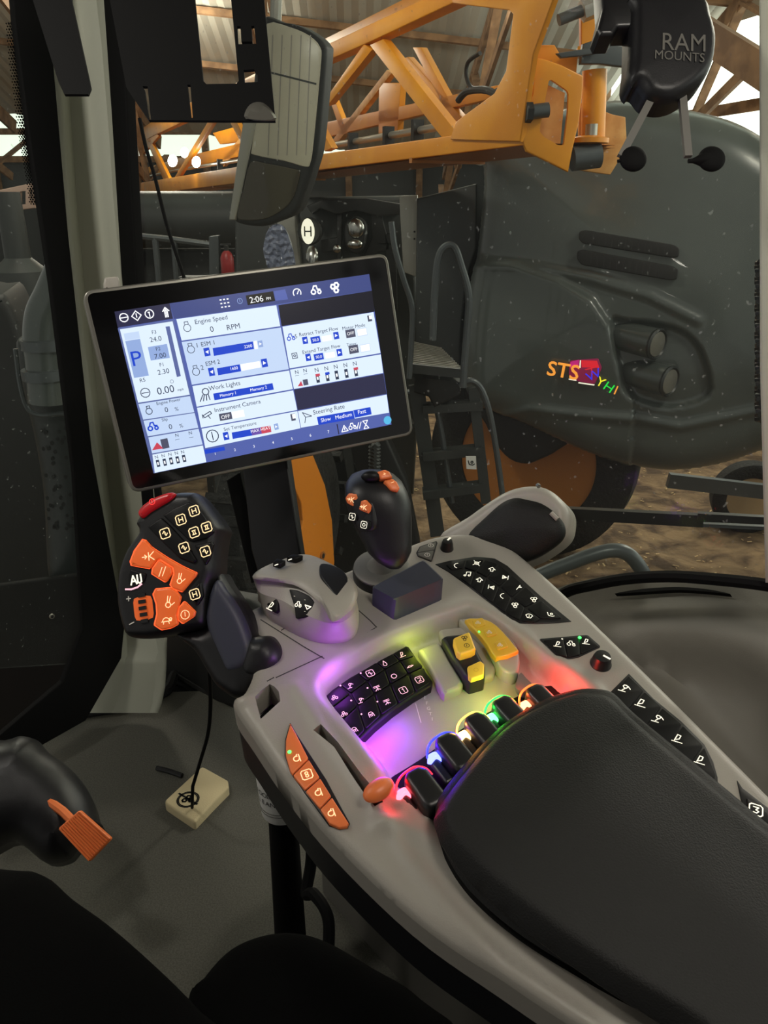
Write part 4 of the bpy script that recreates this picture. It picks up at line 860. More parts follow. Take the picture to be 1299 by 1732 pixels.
sq([(281, 768), (469, 734), (482, 796), (290, 836)], 's_white', .0006)
sq([(370, 264), (742, 212), (757, 290), (390, 344)], 's_white', .0006)
sq([(390, 349), (759, 295), (789, 450), (428, 508)], 's_pale', .0006)
sq([(430, 513), (790, 455), (804, 524), (446, 590)], 's_white', .0006)
sq([(447, 594), (805, 529), (820, 602), (462, 668)], 's_white', .0006)
sq([(464, 672), (821, 606), (832, 670), (478, 744)], 's_white', .0006)
sq([(765, 292), (1104, 238), (1130, 390), (792, 447)], 's_white', .0006)
sq([(793, 452), (1131, 395), (1140, 464), (808, 524)], 's_white', .0006)
sq([(808, 526), (1141, 467), (1153, 542), (822, 603)], 's_deep', .0005)
sq([(823, 606), (1153, 545), (1162, 612), (834, 668)], 's_white', .0006)
sq([(478, 748), (1162, 616), (1171, 656), (486, 792)], 's_strip', .0006)
sq([(474, 750), (548, 738), (552, 752), (478, 766)], 's_blue', .0008); sq([(966, 655), (970, 654), (977, 692), (973, 693)], 's_deep', .0008)
# left column
sq([(174, 318), (230, 309), (235, 335), (180, 344)], 's_pale', .0007); sq([(180, 346), (235, 337), (268, 474), (213, 483)], 's_mid', .0007); tx('P', 220, 410, 58, 's_blue', sx=1.1); tx('R5', 244, 491, 15)
sq([(264, 368), (335, 356), (346, 408), (275, 418)], 's_mid', .0007); sq([(330, 292), (345, 290), (387, 476), (372, 479)], 's_bar', .0007)
for s_, x, y, z_ in (('F3', 287, 312, 14), ('24.0', 293, 338, 19), ('F2', 302, 374, 14), ('7.00', 310, 400, 19), ('F1', 316, 433, 14), ('2.30', 322, 459, 19), ('0.00', 330, 527, 28), ('mph', 386, 527, 10), ('Engine Power', 341, 572, 12), ('0', 333, 601, 20), ('%', 371, 598, 15), ('Slip', 327, 639, 12), ('0', 348, 664, 20), ('%', 388, 660, 15), ('N', 372, 696, 13), ('N', 422, 687, 13), ('N', 296, 777, 13), ('N', 321, 772, 13), ('N', 346, 767, 13), ('N', 370, 762, 13), ('N', 393, 758, 13)): tx(s_, x, y, z_)
for x, y in ((302, 800), (327, 796), (351, 791), (375, 787), (399, 782)): rect(x - 9, y - 11, x + 9, y + 12, 's_text', .0008); rect(x - 4, y - 4, x + 4, y + 6, 's_w', .0009)
icn('wheel', 255, 538, 44); icn('ring', 354, 496, 18); icn('engine', 268, 603, 40); icn('tractor', 283, 665, 42, 's_blue', .25); rect(310, 712, 345, 742, 's_grey', .0008); rq([(280, 752), (298, 722), (322, 745)], 's_red', .0008); icn('minus', 374, 712, 22); icn('minus', 426, 704, 22)
for nm, x, y in (('wheel', 175, 258), ('diamond', 222, 251), ('info', 270, 244), ('uparrow', 332, 238)): icn(nm, x, y, 40, 's_w', .2)
# top bar
icn('grid', 551, 204, 38, 's_w', .24); icn('power', 607, 196, 24, 's_mid'); rq([(628, 176), (730, 160), (738, 196), (636, 212)], 's_black', .0007); rq([(732, 160), (775, 153), (786, 190), (740, 196)], 's_strip', .0007)
tx('2:06', 668, 190, 22, 's_w'); tx('PM', 713, 187, 10, 's_w'); icn('gauge', 820, 166, 36, 's_w', .2); icn('tractor', 890, 157, 40, 's_w', .25); icn('fan', 962, 146, 40, 's_w', .3)
# middle column
for s_, x, y, z_ in (('Engine Speed', 500, 268, 17), ('0', 502, 301, 21), ('RPM', 582, 292, 20), ('ESM 1', 488, 354, 16), ('ESM 2', 505, 426, 16), ('1', 447, 361, 18), ('2', 466, 444, 18), ('Work Lights', 550, 514, 17), ('Instrument Camera', 598, 586, 16), ('Set Temperature', 608, 664, 13)): tx(s_, x, y, z_)
for x, y in ((410, 292), (424, 372), (443, 455)): icn('engine', x, y, 46, 's_text', .1)
icn('lamp', 474, 545, 50); icn('camera', 488, 622, 44); icn('thermo', 505, 699, 50)
def arrow(x, y, s, d, mm='s_blue'):
    rect(x - s, y - s * .95, x + s, y + s * .95, mm, .0008); rq([(x - d * s * .45, y), (x + d * s * .4, y - s * .5), (x + d * s * .4, y + s * .5)], 's_w', .001)
arrow(484, 386, 14, 1); rq([(505, 372), (655, 347), (659, 375), (510, 401)], 's_blue', .0008); tx('2200', 637, 365, 11, 's_w', .001); rq([(657, 346), (669, 344), (674, 374), (662, 376)], 's_w', .0008); arrow(683, 356, 11, -1, 's_mid')
arrow(501, 460, 14, 1); rq([(521, 447), (606, 432), (611, 458), (526, 473)], 's_blue', .0008); tx('1600', 584, 447, 11, 's_w', .001); rq([(608, 432), (680, 420), (685, 443), (613, 457)], 's_w', .0008); arrow(698, 427, 14, -1)
rq([(507, 541), (728, 502), (733, 526), (512, 566)], 's_blue', .0008); tx('Memory 1', 563, 545, 11, 's_w', .001); tx('Memory 2', 676, 524, 11, 's_w', .001)
rq([(528, 617), (574, 609), (579, 635), (533, 643)], 's_grey', .0008); tx('OFF', 553, 627, 14, 's_w', .001); rq([(575, 609), (620, 601), (625, 626), (580, 634)], 's_w', .0008)
arrow(555, 699, 13, 1); 
for k, c_ in enumerate(('s_blue', 's_blue', 's_violet', 's_red')): rq([(576 + 36 * k, 686 - 6.5 * k), (612 + 36 * k, 679.5 - 6.5 * k), (616 + 36 * k, 703.5 - 6.5 * k), (580 + 36 * k, 710 - 6.5 * k)], c_, .0008)
tx('MAX HEAT', 683, 675, 11, 's_w', .001); arrow(742, 664, 10, -1, 's_mid'); rect(794, 618, 815, 640, 's_grey', .0008); rect(800, 618, 815, 632, 's_w', .0009)
# right column
for s_, x, y, z_ in (('Retract Target Flow', 900, 312, 13), ('Extend Target Flow', 910, 377, 13), ('Motor Mode', 1030, 292, 12), ('Timer', 1022, 357, 11), ('5', 815, 328, 15), ('Steering Rate', 938, 602, 16), ('N', 818, 461, 14), ('N', 849, 455, 14)): tx(s_, x, y, z_)
for yo, xo in ((0, 0), (63, 12)):
    arrow(849 + xo, 346 + yo - 3, 12, 1); rq([(868 + xo, 332 + yo), (903 + xo, 326 + yo), (908 + xo, 350 + yo), (873 + xo, 356 + yo)], 's_blue', .0008); tx('50.0', 888 + xo, 341 + yo, 10, 's_w', .001); rq([(910 + xo, 328 + yo), (946 + xo, 322 + yo), (950 + xo, 342 + yo), (914 + xo, 348 + yo)], 's_w', .0008); arrow(965 + xo, 327 + yo - 2, 12, -1)
for x, y in ((1018, 317), (1030, 376)): rect(x - 20, y - 12, x + 20, y + 12, 's_grey', .0008); tx('OFF', x, y, 11, 's_w', .001); rect(x + 22, y - 16, x + 64, y + 6, 's_pale', .0008); rect(x + 24, y - 14, x + 62, y + 4, 's_w', .0009)
icn('tractor', 797, 332, 32, 's_blue', .2); icn('key', 811, 400, 26, 's_text', .2); rect(1080, 251, 1099, 271, 's_grey', .0008); rect(1086, 251, 1099, 263, 's_w', .0009)
for i, (x, y) in enumerate(((896, 484), (932, 478), (967, 472), (1003, 466), (1038, 460))): rect(x - 9, y - 15, x + 9, y + 15, 's_text', .0008); rect(x - 4, y - 5, x + 4, y + 5, 's_w', .0009); tx('N', x - 4, y - 31, 15)
for i, c_ in ((1, 's_blue'), (4, 's_red'), (0, 's_red')): x, y = ((896, 484), (932, 478), 0, 0, (1038, 460))[i]; rect(x - 9, y - 15, x + 9, y - 9, c_, .0009)
icn('minus', 820, 474, 20); icn('minus', 852, 468, 20); rect(840, 490, 862, 508, 's_grey', .0008); rq([(822, 514), (834, 494), (842, 512)], 's_red', .0008)
icn('steer', 858, 628, 42, 's_text', .12); rq([(893, 628), (1028, 604), (1034, 634), (899, 658)], 's_blue', .0008); rq([(1029, 603), (1092, 591), (1097, 618), (1035, 631)], 's_blue', .0008)
for s_, x, y in (('Slow', 926, 637), ('Medium', 992, 624), ('Fast', 1060, 608)): tx(s_, x, y, 14, 's_w', .001)
for s_, x, y in (('1', 515, 765), ('2', 588, 750), ('3', 659, 737), ('4', 730, 723), ('5', 800, 709), ('6', 869, 696), ('7', 936, 683)): tx(s_, x, y, 10, 's_w')
for nm, x, y in (('tri', 997, 672), ('tractor', 1026, 664), ('slash', 1050, 660), ('hour', 1076, 656)): icn(nm, x, y, 30, 's_w', .2)
u, v = Z(1156, 640); sm.cap(MF, [(u + .005 * math.cos(a), v + .005 * math.sin(a)) for a in np.arange(0, 6.28, .5)], .0009, 's_cyan')
sm.build('lit_screen', dp_, smooth=False)
m = MB(); m.slab(MF, roundc(MF.pxs([(176, 478), (178, 468), (200, 466), (203, 474), (204, 490), (178, 493)]), .15), -.02, -.006, 'gray_plastic', .002); m.build('mounting_clip', dp_)
# bracket arm that carries the display, seen as a dark upright below it
m = MB(); af = Fr(atd(450, 850, .93), (-.3, -.9, .2), (0, 0, 1)); m.slab(af, af.pxs([(400, 700), (474, 700), (497, 860), (512, 960), (440, 985), (424, 930)]), -.012, 0, 'black_soft', .003); m.slab(af, af.pxs([(372, 815), (396, 800), (438, 985), (415, 992)]), -.030, -.014, 'black_matte', .003)
m.build('display_post', **T('black upright mounting post below the display terminal', 'bracket'))

# ================================================================ LOOSE THINGS IN THE CAB
# rounded pod beyond the console
pd = thing('side_pod', 'rounded grey-rimmed black pod rising behind the console right rim', 'pod', CF.wp(840, 940, -.02))
pf = Fr(atd(850, 900, .86), (-.35, -.75, .45), (0, 0, 1))
po_ = C6((560, 470), (700, 372), (800, 300), (880, 252), (955, 228), (1035, 224), (1095, 245), (1150, 290), (1184, 340), (1188, 400), (1168, 470), (1100, 530), (1010, 582), (920, 600), (700, 560))
m = MB(); m.puffy(pf, cat(pf.pxs(po_, 0), 4), -.016, .016, .012, .004, 'gray_plastic', back=-.06); m.build('shell', pd, ang=1.3)
pi_ = C6((700, 470), (790, 372), (868, 305), (930, 282), (985, 290), (1055, 308), (1120, 350), (1158, 398), (1168, 440), (1150, 486), (1090, 535), (1010, 578), (930, 590), (760, 540))
m = MB(); m.puffy(pf, cat(pf.pxs(pi_, .006), 4), -.003, .010, .014, .004, 'leather', back=-.01, bulge=.004); m.build('padded_face', pd, ang=1.3)
m = MB(); m.tube([pf.wp(*C6p(1042, 226), .001), pf.wp(*C6p(1050, 234), .003)], .0025, 'chrome', 6); m.build('release_tab', pd); m = MB(); m.tube([pf.wp(*C6p(1108, 360), .006), pf.wp(*C6p(1138, 390), .006)], .0028, 'gray_plastic', 8); m.build('release_tab', pd)
# grab rail outside the glass
m = MB(); m.tube([aty(x, y, .93) for x, y in cat([(860, 1000), (915, 972), (960, 954), (1000, 939), (1035, 931), (1060, 936), (1080, 956), (1094, 985), (1110, 1040)], 6, False)], .0098, 'tube_metal', 14)
m.build('grab_rail', **T('bent grey grab rail tube outside the side window beyond the console', 'rail'))
m = MB(); m.beam(aty(930, 866, 1.35), aty(1190, 880, 1.25), .022, .014, 'black_plastic'); m.beam(aty(1180, 872, 1.25), aty(1420, 886, 1.18), .012, .012, 'black_plastic'); wp_ = m.build('wiper', **T('black wiper arm lying level across the side window under the grey hood', 'wiper'))
m = MB(); m.beam(aty(1165, 886, 1.27), aty(1420, 898, 1.2), .006, .01, 'tube_metal'); m.build('blade', wp_)

# twin-arm mount hanging at the top right
rm = thing('device_mount', 'black round suction mount hanging at the top with two grey arms and knobs', 'mount', atd(1130, -60, .62))
rf = Fr(atd(1145, 80, .60), -AF + AU * .1, AU)
m = MB(); m.puffy(rf, cat(rf.pxs(CR((372, 40), (380, -60), (850, -60), (935, 80), (966, 230), (940, 400), (860, 530), (720, 630), (600, 658), (490, 630), (430, 560), (400, 545), (380, 560), (350, 500), (365, 340))), 4), -.012, .012, .008, .0025, 'black_soft', back=-.028, bulge=.001); m.build('disc_body', rm, ang=1.2)
m = MB(); u, v = rf.px(*CR((715, 300))[0]); m.text(rf, 'RAM', u, v, .0016, .0205, 'gray_dark', -.05, .85); u, v = rf.px(*CR((685, 395))[0]); m.text(rf, 'MOUNTS', u, v, .0016, .0105, 'gray_dark', -.08, .9); m.build('lettering', rm)
m = MB(); m.slab(rf, roundc(rf.pxs(CR((160, -300), (900, -300), (900, 20), (640, 60), (370, 130), (290, 132), (255, 186), (160, 190), (142, 150), (180, 0))), .1), -.03, -.008, 'black_plastic', .003); m.build('bracket', rm)
for (x0, y0, x1, y1), kn in (((515, 645, 285, 1080), [(262, 1110, 18), (370, 1095, 58)]), ((705, 630, 748, 1080), [(750, 1110, 25), (910, 1095, 60)])):
    m = MB(); a, b = CR((x0, y0))[0], CR((x1, y1))[0]; m.beam(rf.wp(*a, -.012), rf.wp(*b, -.012), .0058, .004, 'gray_dark', up=(1, 0, 0)); arm_ = m.build('arm', rm)
    m = MB()
    for dx, rr in ((0, 0),): pass
    (ax0, ay0, r0), (ax1, ay1, r1) = kn; s_ = rf.scale(1145, 250) * .2456
    pa, pb = rf.wp(*CR((ax0, ay0))[0], -.012), rf.wp(*CR((ax1, ay1))[0], -.012)
    L0 = []
    far = 78 * s_ * (1 if r1 == 58 else 1); dist_ = (pb - pa).length
    ts = np.linspace(0, 1, 12); r_ = [(r0 + (r1 * 1.35 - r0) * float(sst((t - .1) / .6))) * s_ for t in ts]
    e_ = (pb - pa).normalized(); end = pb + e_ * r1 * s_ * .6
    pts = [pa.lerp(pb, t) for t in ts]; m.tube(pts, [.6 * q for q in r_], 'black_matte', 16); m.ell(pb, (e_, rf.n.cross(e_), rf.n), (96 * s_, 92 * s_, 48 * s_), 'black_matte', 24, 14)
    m.build('knob', arm_)

# black device plate at the top left, folded from sheet
bf_ = Fr(atd(330, 100, .66), -AF * 1 + AU * .15, AU)
dpt = thing('mounting_plate', 'black sheet-metal mounting plate with a tall window and slots, hanging at the top left', 'bracket', atd(330, -90, .66))
m = MB()
o1 = C1((265, -500), (950, -500), (965, 0), (1008, 440), (960, 447), (900, 436), (550, 440), (523, 420), (462, 318), (400, -20)); o1 = C1((180, -500), (965, -500), (967, 0), (1008, 442), (558, 440), (545, 440), (462, 318), (402, 0))
holes = [bf_.pxs(roundc(C1((702, -120), (835, -120), (874, 296), (866, 306), (756, 308), (744, 296)), .12)), bf_.pxs(C1((868, 96), (880, 96), (884, 152), (924, 152), (920, 96), (930, 94), (938, 160), (872, 162))), bf_.pxs(C1((892, 256), (930, 254), (943, 270), (944, 300), (896, 302))), bf_.pxs(C1((686, 310), (697, 310), (706, 432), (700, 432))), bf_.pxs(C1((522, 316), (540, 316), (553, 438), (545, 438), (530, 330)))]
m.slab(bf_, ccw(bf_.pxs(o1)), -.003, 0, 'black_matte', 0, holes=[ccw(h) for h in holes]); m.build('plate', dpt)
m = MB(); m.stack([[bf_.wp(x, y, h) for x, y in cat(C1(*p), 3)] for h, p in ((0, ((900, 436), (905, 395), (930, 375), (965, 377), (1000, 410), (1006, 442))), (.004, ((912, 434), (915, 405), (935, 388), (965, 388), (992, 412), (998, 438))))], 'frame_metal', 24); m.build('corner_tab', dpt)
m = MB(); m.slab(bf_, bf_.pxs(C1((115, -500), (250, -500), (262, 0), (325, 285), (332, 320), (322, 345), (235, 345), (214, 300), (120, 0)), -.02), -.023, -.02, 'black_matte'); m.build('side_flange', dpt)
# thin cord that falls beside the pillar
m = MB(); m.tube([GF.wp(x, y, .012) for x, y in cat([(236, 200), (247, 250), (262, 300), (282, 380), (300, 435), (314, 480), (330, 560)], 5, False)], .0028, 'black_matte', 8)
m.build('hanging_cord', **T('thin black cord hanging down inside the window beside the pillar', 'cord'))

# cup under the console
cp = thing('cup', 'white paper cup with black lettering standing low under the console edge', 'cup', atd(478, 1400, .93))
ca = AU.lerp(Vector((0, 0, 1)), .9).normalized(); cb = atd(478, 1372, .95)
m = MB(); r_ = .0305; m.lathe(cb, Vector((0, 0, 1)), [(.021, 0), (.0245, .001), (.0255, .004), (.030, .07), (.0325, .12), (.034, .125), (.034, .129), (.031, .129), (.029, .12), (.024, .01)], 'paper_white', 40); m.build('wall', cp)
m = MB()
def arc_text(s, z, size):
    for i, ch in enumerate(s):
        if ch == ' ': continue
        a = (i - (len(s) - 1) / 2) * size * .72 / .028 - .25; rr_ = .0255 + .0005 + z * .055
        o_ = cb + Vector((math.sin(a) * rr_, -math.cos(a) * rr_, z)); f = Fr(o_, (math.sin(a), -math.cos(a), -.05)); m.text(f, ch, 0, 0, .0004, size, 'print_black')
arc_text('#1', .058, .010); arc_text('FOOD & C', .046, .0095); arc_text('LEANING', .034, .0095)
for z in (.014, .018): 
    rr_ = .0258 + z * .055; m.tube([cb + Vector((math.cos(a) * rr_, math.sin(a) * rr_, z)) for a in np.linspace(0, 6.283, 40)], .0004, 'gray_dark', 4)
m.build('printing', cp)
m = MB(); m.slab(FR0, [FR0.px(*p)for p in [(444, 1500), (560, 1500), (570, 1440), (450, 1440)]], 0, .02, 'black_matte')
m = MB(); ch_ = cb.z - FLOOR; m.lathe(Vector((cb.x, cb.y, FLOOR)), (0, 0, 1), [(.030, 0), (.022, .01), (.018, ch_ - .012), (.022, ch_)], 'black_matte', 24)
m.build('cup_holder', **T('dark cup holder stand carrying the white paper cup below the console', 'cup holder'))

# tan sponge-like pad on the carpet with the cord's plug
fl = Fr((0, 0, FLOOR), (0, 0, 1), (0, 1, 0))
pp = cat(C(0, 1100, .4619)((598, 553), (740, 424), (790, 448), (838, 486), (822, 520), (770, 570), (712, 630), (655, 592)), 3)
pp = roundc(C(0, 1100, .4619)((598, 553), (740, 422), (835, 475), (838, 500), (778, 560), (712, 630)), .12)
m = MB(); m.slab(fl, fl.pxs(pp, .018), .0005, .018, 'pad_tan', .004); pad = m.build('foam_pad', **T('tan square foam pad with a round dark emblem lying on the carpet', 'pad'))
m = MB(); u, v = fl.px(318, 1352, .0185)
for r in (.019, .0165): m.ribbon(fl, [(u + r * math.cos(a), v + r * math.sin(a)) for a in np.linspace(0, 6.28, 28)], .0022, .0184, 'print_black')
m.icon(fl, 318, 1352, 22, 'flower', 'print_black', .0184, 0, .3); m.ribbon(fl, fl.pxs([(303, 1342), (333, 1360)], .0184), .004, .0184, 'print_black'); m.build('emblem', pad)
m = MB(); m.tube([atd(*p) for p in cat([(354, 1130, .90), (356, 1190, .98), (352, 1240, 1.06), (338, 1290, 1.13), (326, 1330, 1.17)], 6, False)] + [fl.wp(325, 1366, .02)], .0026, 'black_matte', 8)
m.build('dangling_wire', **T('thin black wire dropping from the drive lever onto the tan foam pad', 'wire'))
m = MB(); m.tube([fl.wp(x, y, .006) for x, y in cat([(265, 1299), (285, 1304), (308, 1312)], 3, False)], .0045, 'black_plastic', 8); m.build('carpet_clip', **T('short black bar clip lying on the carpet left of the foam pad', 'clip'))

# pedal with ribbed orange pad and its housing
ph = thing('floor_pedal', 'black pedal housing with a ribbed orange foot pad at the lower left', 'pedal', atz(90, 1440, FLOOR))
pl_ = Fr(atd(100, 1350, 1.05), (.25, -.62, .74), (0, 0, 1))
m = MB(); L = cat(pl_.pxs(CL((-200, 330), (0, 300), (60, 284), (120, 300), (160, 345), (230, 395), (290, 460), (330, 530), (350, 600), (368, 630), (330, 640), (270, 720), (232, 758), (150, 768), (60, 700), (0, 690), (-200, 760))), 4); m.puffy(pl_, L, -.06, .06, .05, .012, 'black_soft', back=-.12); m.build('housing', ph, ang=1.3)
pt = Fr(atd(145, 1415, .99), (.1, -.75, .65), (0, 0, 1))
m = MB(); Q = roundc(pt.pxs(CL((212, 652), (290, 585), (408, 690), (326, 776))), .08); m.slab(pt, Q, -.010, 0, 'orange_plastic', .002)
A0, B0, C0_, D0_ = (pt.px(*CL(q)[0]) for q in ((212, 652), (290, 585), (408, 690), (326, 776)))
for k in range(11):
    t = (k + .5) / 11; a = np.array(A0) * (1 - t) + np.array(D0_) * t; b = np.array(B0) * (1 - t) + np.array(C0_) * t
    t = (k + .5) / 11; a = np.array(A0) * (1 - t) + np.array(B0) * t; b = np.array(D0_) * (1 - t) + np.array(C0_) * t; d = (b - a) * .03
    m.tube([pt.w(*(a + d), .0006), pt.w(*(b - d), .0006)], .0014, 'orange_plastic', 6)
m.build('foot_pad', ph)
m = MB(); m.tube([pt.wp(*CL((290, 650))[0], -.008), pl_.wp(*CL((230, 590))[0], .004), pl_.wp(*CL((160, 540))[0], -.01)], .006, 'orange_plastic', 8); m.build('pedal_arm', ph)

# seat cushion: dark shapes at the bottom of the view, and console pedestal
se = thing('seat', 'very dark fabric seat cushions filling the bottom left of the cab', 'seat', R(-.05, .25, -.98))
def solidpix(rows_, mm, name, parent):
    m = MB(); m.stack(rows_, mm, 48); return m.build(name, parent, ang=1.2)
s1 = Fr(R(-.14, .40, -.62), (.05, -.1, 1), (0, 1, 0))
m = MB(); L = cat(s1.pxs([(-300, 1400), (0, 1432), (70, 1440), (120, 1480), (180, 1522), (260, 1590), (340, 1668), (440, 1790), (300, 2300), (-400, 2300)]), 4); m.puffy(s1, L, -.05, .05, .05, .014, 'fabric_dark', back=-.36, bulge=.01); m.build('left_bolster', se, ang=1.3)
s2 = Fr(R(-.03, .40, -.66), (.0, -.05, 1), (0, 1, 0))
m = MB(); L = cat(s2.pxs([(300, 1680), (330, 1620), (380, 1570), (440, 1545), (500, 1540), (560, 1556), (640, 1600), (720, 1650), (800, 1760), (700, 2300), (200, 2300)]), 4); m.puffy(s2, L, -.05, .05, .05, .012, 'fabric_dark', back=-.32, bulge=.01); m.build('cushion', se, ang=1.3)
pe = Fr(R(.02, .80, -.7), (-.75, -.6, .1), (0, 0, 1))
m = MB(); m.slab(pe, pe.pxs([(534, 1380), (545, 1560), (560, 1700), (1100, 1900), (1200, 1500), (700, 1300)]), -.10, 0, 'gray_dark', .01); m.build('console_pedestal', **T('grey pedestal box under the console with a dark hose loop beside it', 'pedestal'))
m = MB(); m.tube([atd(*p) for p in cat([(528, 1400, .93), (526, 1460, .93), (518, 1510, .92), (530, 1512, .9), (548, 1535, .88), (556, 1560, .87), (556, 1600, .86)], 6, False)], .007, 'black_matte', 8); m.build('loom_hose', **T('black cable loom hanging beside the grey pedestal under the console', 'hose'))
m = MB(); m.tube([atd(1293 + 12 * math.sin(k * 1.0), 440 + k * 1.05, .78 + .008 * math.cos(k * 1.0)) for k in range(262)], .0032, 'black_plastic', 6)
m.build('coiled_cable', **T('black coiled cable hanging at the right edge of the window', 'cable'))
m = MB(); m.slab(GF, GF.pxs([(1289, -260), (1330, -260), (1330, 985), (1299, 980), (1290, 620)]), .0, .012, 'trim_gray', .004); m.build('trim_8', **ST)
m = MB(); m.lathe(R(.34, .18, .385), (0, 0, -1), [(.07, 0), (.07, .004), (.055, .008)], 'gray_plastic', 24); m.build('dome_lamp', **T('round dome lamp on the cab ceiling above the armrest', 'lamp'))
m = MB(); m.lathe(R(-.02, .62, .385), (0, 0, -1), [(.05, 0), (.05, .004), (.04, .008)], 'gray_plastic', 24); m.build('pillar_fill_disc', **T('small round disc added on the cab ceiling for the pillar fill light', 'lamp'))  # ceiling disc added to go with the pillar fill light

# ================================================================ OUTSIDE THE CAB
# exterior mirror
mi = thing('exterior_mirror', 'tall curved exterior mirror in a dark frame with a painted reflection of pale cladding, behind the black plate', 'mirror', aty(420, 400, 1.75))
xf = Fr(aty(480, 200, 1.8), (-.25, -.95, -.1), (0, 0, 1))
m = MB(); m.slab(xf, cat(xf.pxs([(440, 30), (470, 36), (500, 42), (530, 58), (548, 76), (550, 100), (538, 240), (528, 284), (515, 325), (500, 360), (470, 376), (440, 384), (405, 380), (394, 370), (398, 340), (410, 280), (420, 210), (430, 100)]), 3), -.05, -.002, 'machine_black', .012); m.build('shell', mi)
m = MB(); m.slab(xf, cat(xf.pxs([(452, 40), (490, 46), (522, 60), (541, 80), (542, 110), (530, 240), (524, 276), (516, 282), (480, 272), (430, 262), (426, 250), (436, 180), (446, 90)]), 3), -.003, .002, 'mirror_pale', .002); g_ = m.build('main_glass', mi)  # pale colour stands in for the cladding reflected in the glass
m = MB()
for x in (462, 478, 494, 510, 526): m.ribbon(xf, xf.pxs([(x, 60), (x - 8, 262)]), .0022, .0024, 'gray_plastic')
m.ribbon(xf, xf.pxs([(440, 118), (535, 142)]), .0035, .0025, 'machine_dark'); m.build('painted_reflection', mi)  # lines of the reflected cladding painted onto the glass
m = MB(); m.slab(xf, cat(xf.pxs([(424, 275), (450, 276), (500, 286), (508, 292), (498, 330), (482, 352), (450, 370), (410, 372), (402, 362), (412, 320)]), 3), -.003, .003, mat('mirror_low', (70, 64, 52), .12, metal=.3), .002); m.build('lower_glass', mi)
m = MB(); m.tube([xf.wp(x, y, -.05) for x, y in [(470, -60), (466, 40)]], .012, 'silver', 10); m.build('hanger', mi); m = MB(); m.slab(xf, xf.pxs([(412, 205), (436, 200), (400, 372), (388, 372)]), -.02, .004, 'silver', .003); m.build('support', mi)

# barn ground
G0 = Fr((0, 0, 0), (0, 0, 1), (0, 1, 0))
m = MB(); m.relief(G0, [(-16, 1.9), (16, -3), (16, 30), (-16, 30)], lambda Q: np.array([.05 * noise.noise(Vector((a * 1.3, b * 1.3, 0))) + .018 * noise.noise(Vector((a * 7, b * 7, 3))) for a, b in Q]), .3, 'dirt'); m.build('ground', **ST)
m = MB(); rnd = random.Random(3)
for i in range(1900):
    x = rnd.uniform(-1.5, 5.5); y = rnd.uniform(3.5, 9); s_ = rnd.uniform(.004, .02)
    if noise.noise(Vector((x * .8, y * .8, 9))) < -.05: continue
    a = rnd.uniform(0, 3.14); z = .012 + .05 * noise.noise(Vector((x * 1.3, y * 1.3, 0))) + .018 * noise.noise(Vector((x * 7, y * 7, 3)))
    m.box((x, y, z + .004), (Vector((math.cos(a), math.sin(a), rnd.uniform(-.3, .3))), Vector((-math.sin(a), math.cos(a), 0)), Vector((0, 0, 1))), (s_, s_ * .35, .002), 'chip')
m.build('wood_chips', smooth=False, kind='stuff', label='pale wood chips scattered over the brown dirt floor', category='wood chips')

# barn: roof sheets with skylights, rafters, far wall
RH0, RH1 = 5.0, 9.0
rfm = Fr((2, 10, 6.2), (-.10, -.32, -1), (0, 1, 0))
def corr(fr, u0, u1, v0, v1, h, mm, name, step=.11):
    m = MB(); n = int((u1 - u0) / step); vs = []
    for i in range(n + 1):
        hh = h + (.018 if i % 2 else 0)
        vs += [fr.w(u0 + i * step, v0, hh), fr.w(u0 + i * step, v1, hh)]
    m.add(vs, [(2 * i, 2 * i + 2, 2 * i + 3, 2 * i + 1) for i in range(n)], mm); m.build(name, None, smooth=False, kind='structure')
for i, (u0, u1) in enumerate(((-16, -9), (-9, -2), (-2, 4), (4, 10), (10, 16))):
    corr(rfm, u0, u1, -9, -3.4, -.12, 'tin', 'roof'); corr(rfm, u0, u1, -3.4, -1.6, -.12, 'skylight_dim', 'roof'); corr(rfm, u0, u1, -1.6, 9, -.12, 'tin', 'roof')
for k in range(9):
    v = -8 + k * 1.7; m = MB(); m.beam(rfm.w(-15, v, -.02), rfm.w(15, v, -.02), .10, .05, 'timber', up=rfm.n); m.build('purlin', **ST)
for k in range(9):
    u = -12 + k * 3.1; m = MB(); m.beam(rfm.w(u, -9, .16), rfm.w(u, 9, .16), .26, .06, 'timber', up=rfm.n)
    m.beam(rfm.w(u, -6, 1.2), rfm.w(u, 9, 1.2), .16, .05, 'timber', up=rfm.n)
    for j in range(6): m.beam(rfm.w(u, -6 + j * 2.6, .2), rfm.w(u, -4.7 + j * 2.6, 1.2), .12, .04, 'timber', up=(1, 0, 0)); m.beam(rfm.w(u, -3.4 + j * 2.6, .2), rfm.w(u, -4.7 + j * 2.6, 1.2), .12, .04, 'timber', up=(1, 0, 0))
    m.build('trim_truss', **ST)
m = MB(); wf = Fr((0, 24, 3), (0, -1, 0)); m.slab(wf, [(-16, -3), (16, -3), (16, .9), (-16, .9)], -.1, 0, 'machine_dark'); m.slab(wf, [(-16, 2.4), (16, 2.4), (16, 6), (-16, 6)], -.1, 0, 'tin'); m.build('wall_far', **ST)
m = MB(); m.slab(wf, [(-16, .9), (16, .9), (16, 2.4), (-16, 2.4)], -.12, -.06, 'skylight_dim')
m.build('window_3', **ST)
for k in range(16):
    m = MB(); m.box((-15 + k * 2, 23.9, 3.2), (AX, (0, 1, 0), (0, 0, 1)), (.09, .09, 3.2), 'timber'); m.build('trim_post', **ST)
for z in (3.9, 4.6, 5.4): m = MB(); m.box((0, 23.85, z), (AX, (0, 1, 0), (0, 0, 1)), (16, .05, .08), 'timber'); m.build('trim_girt', **ST)
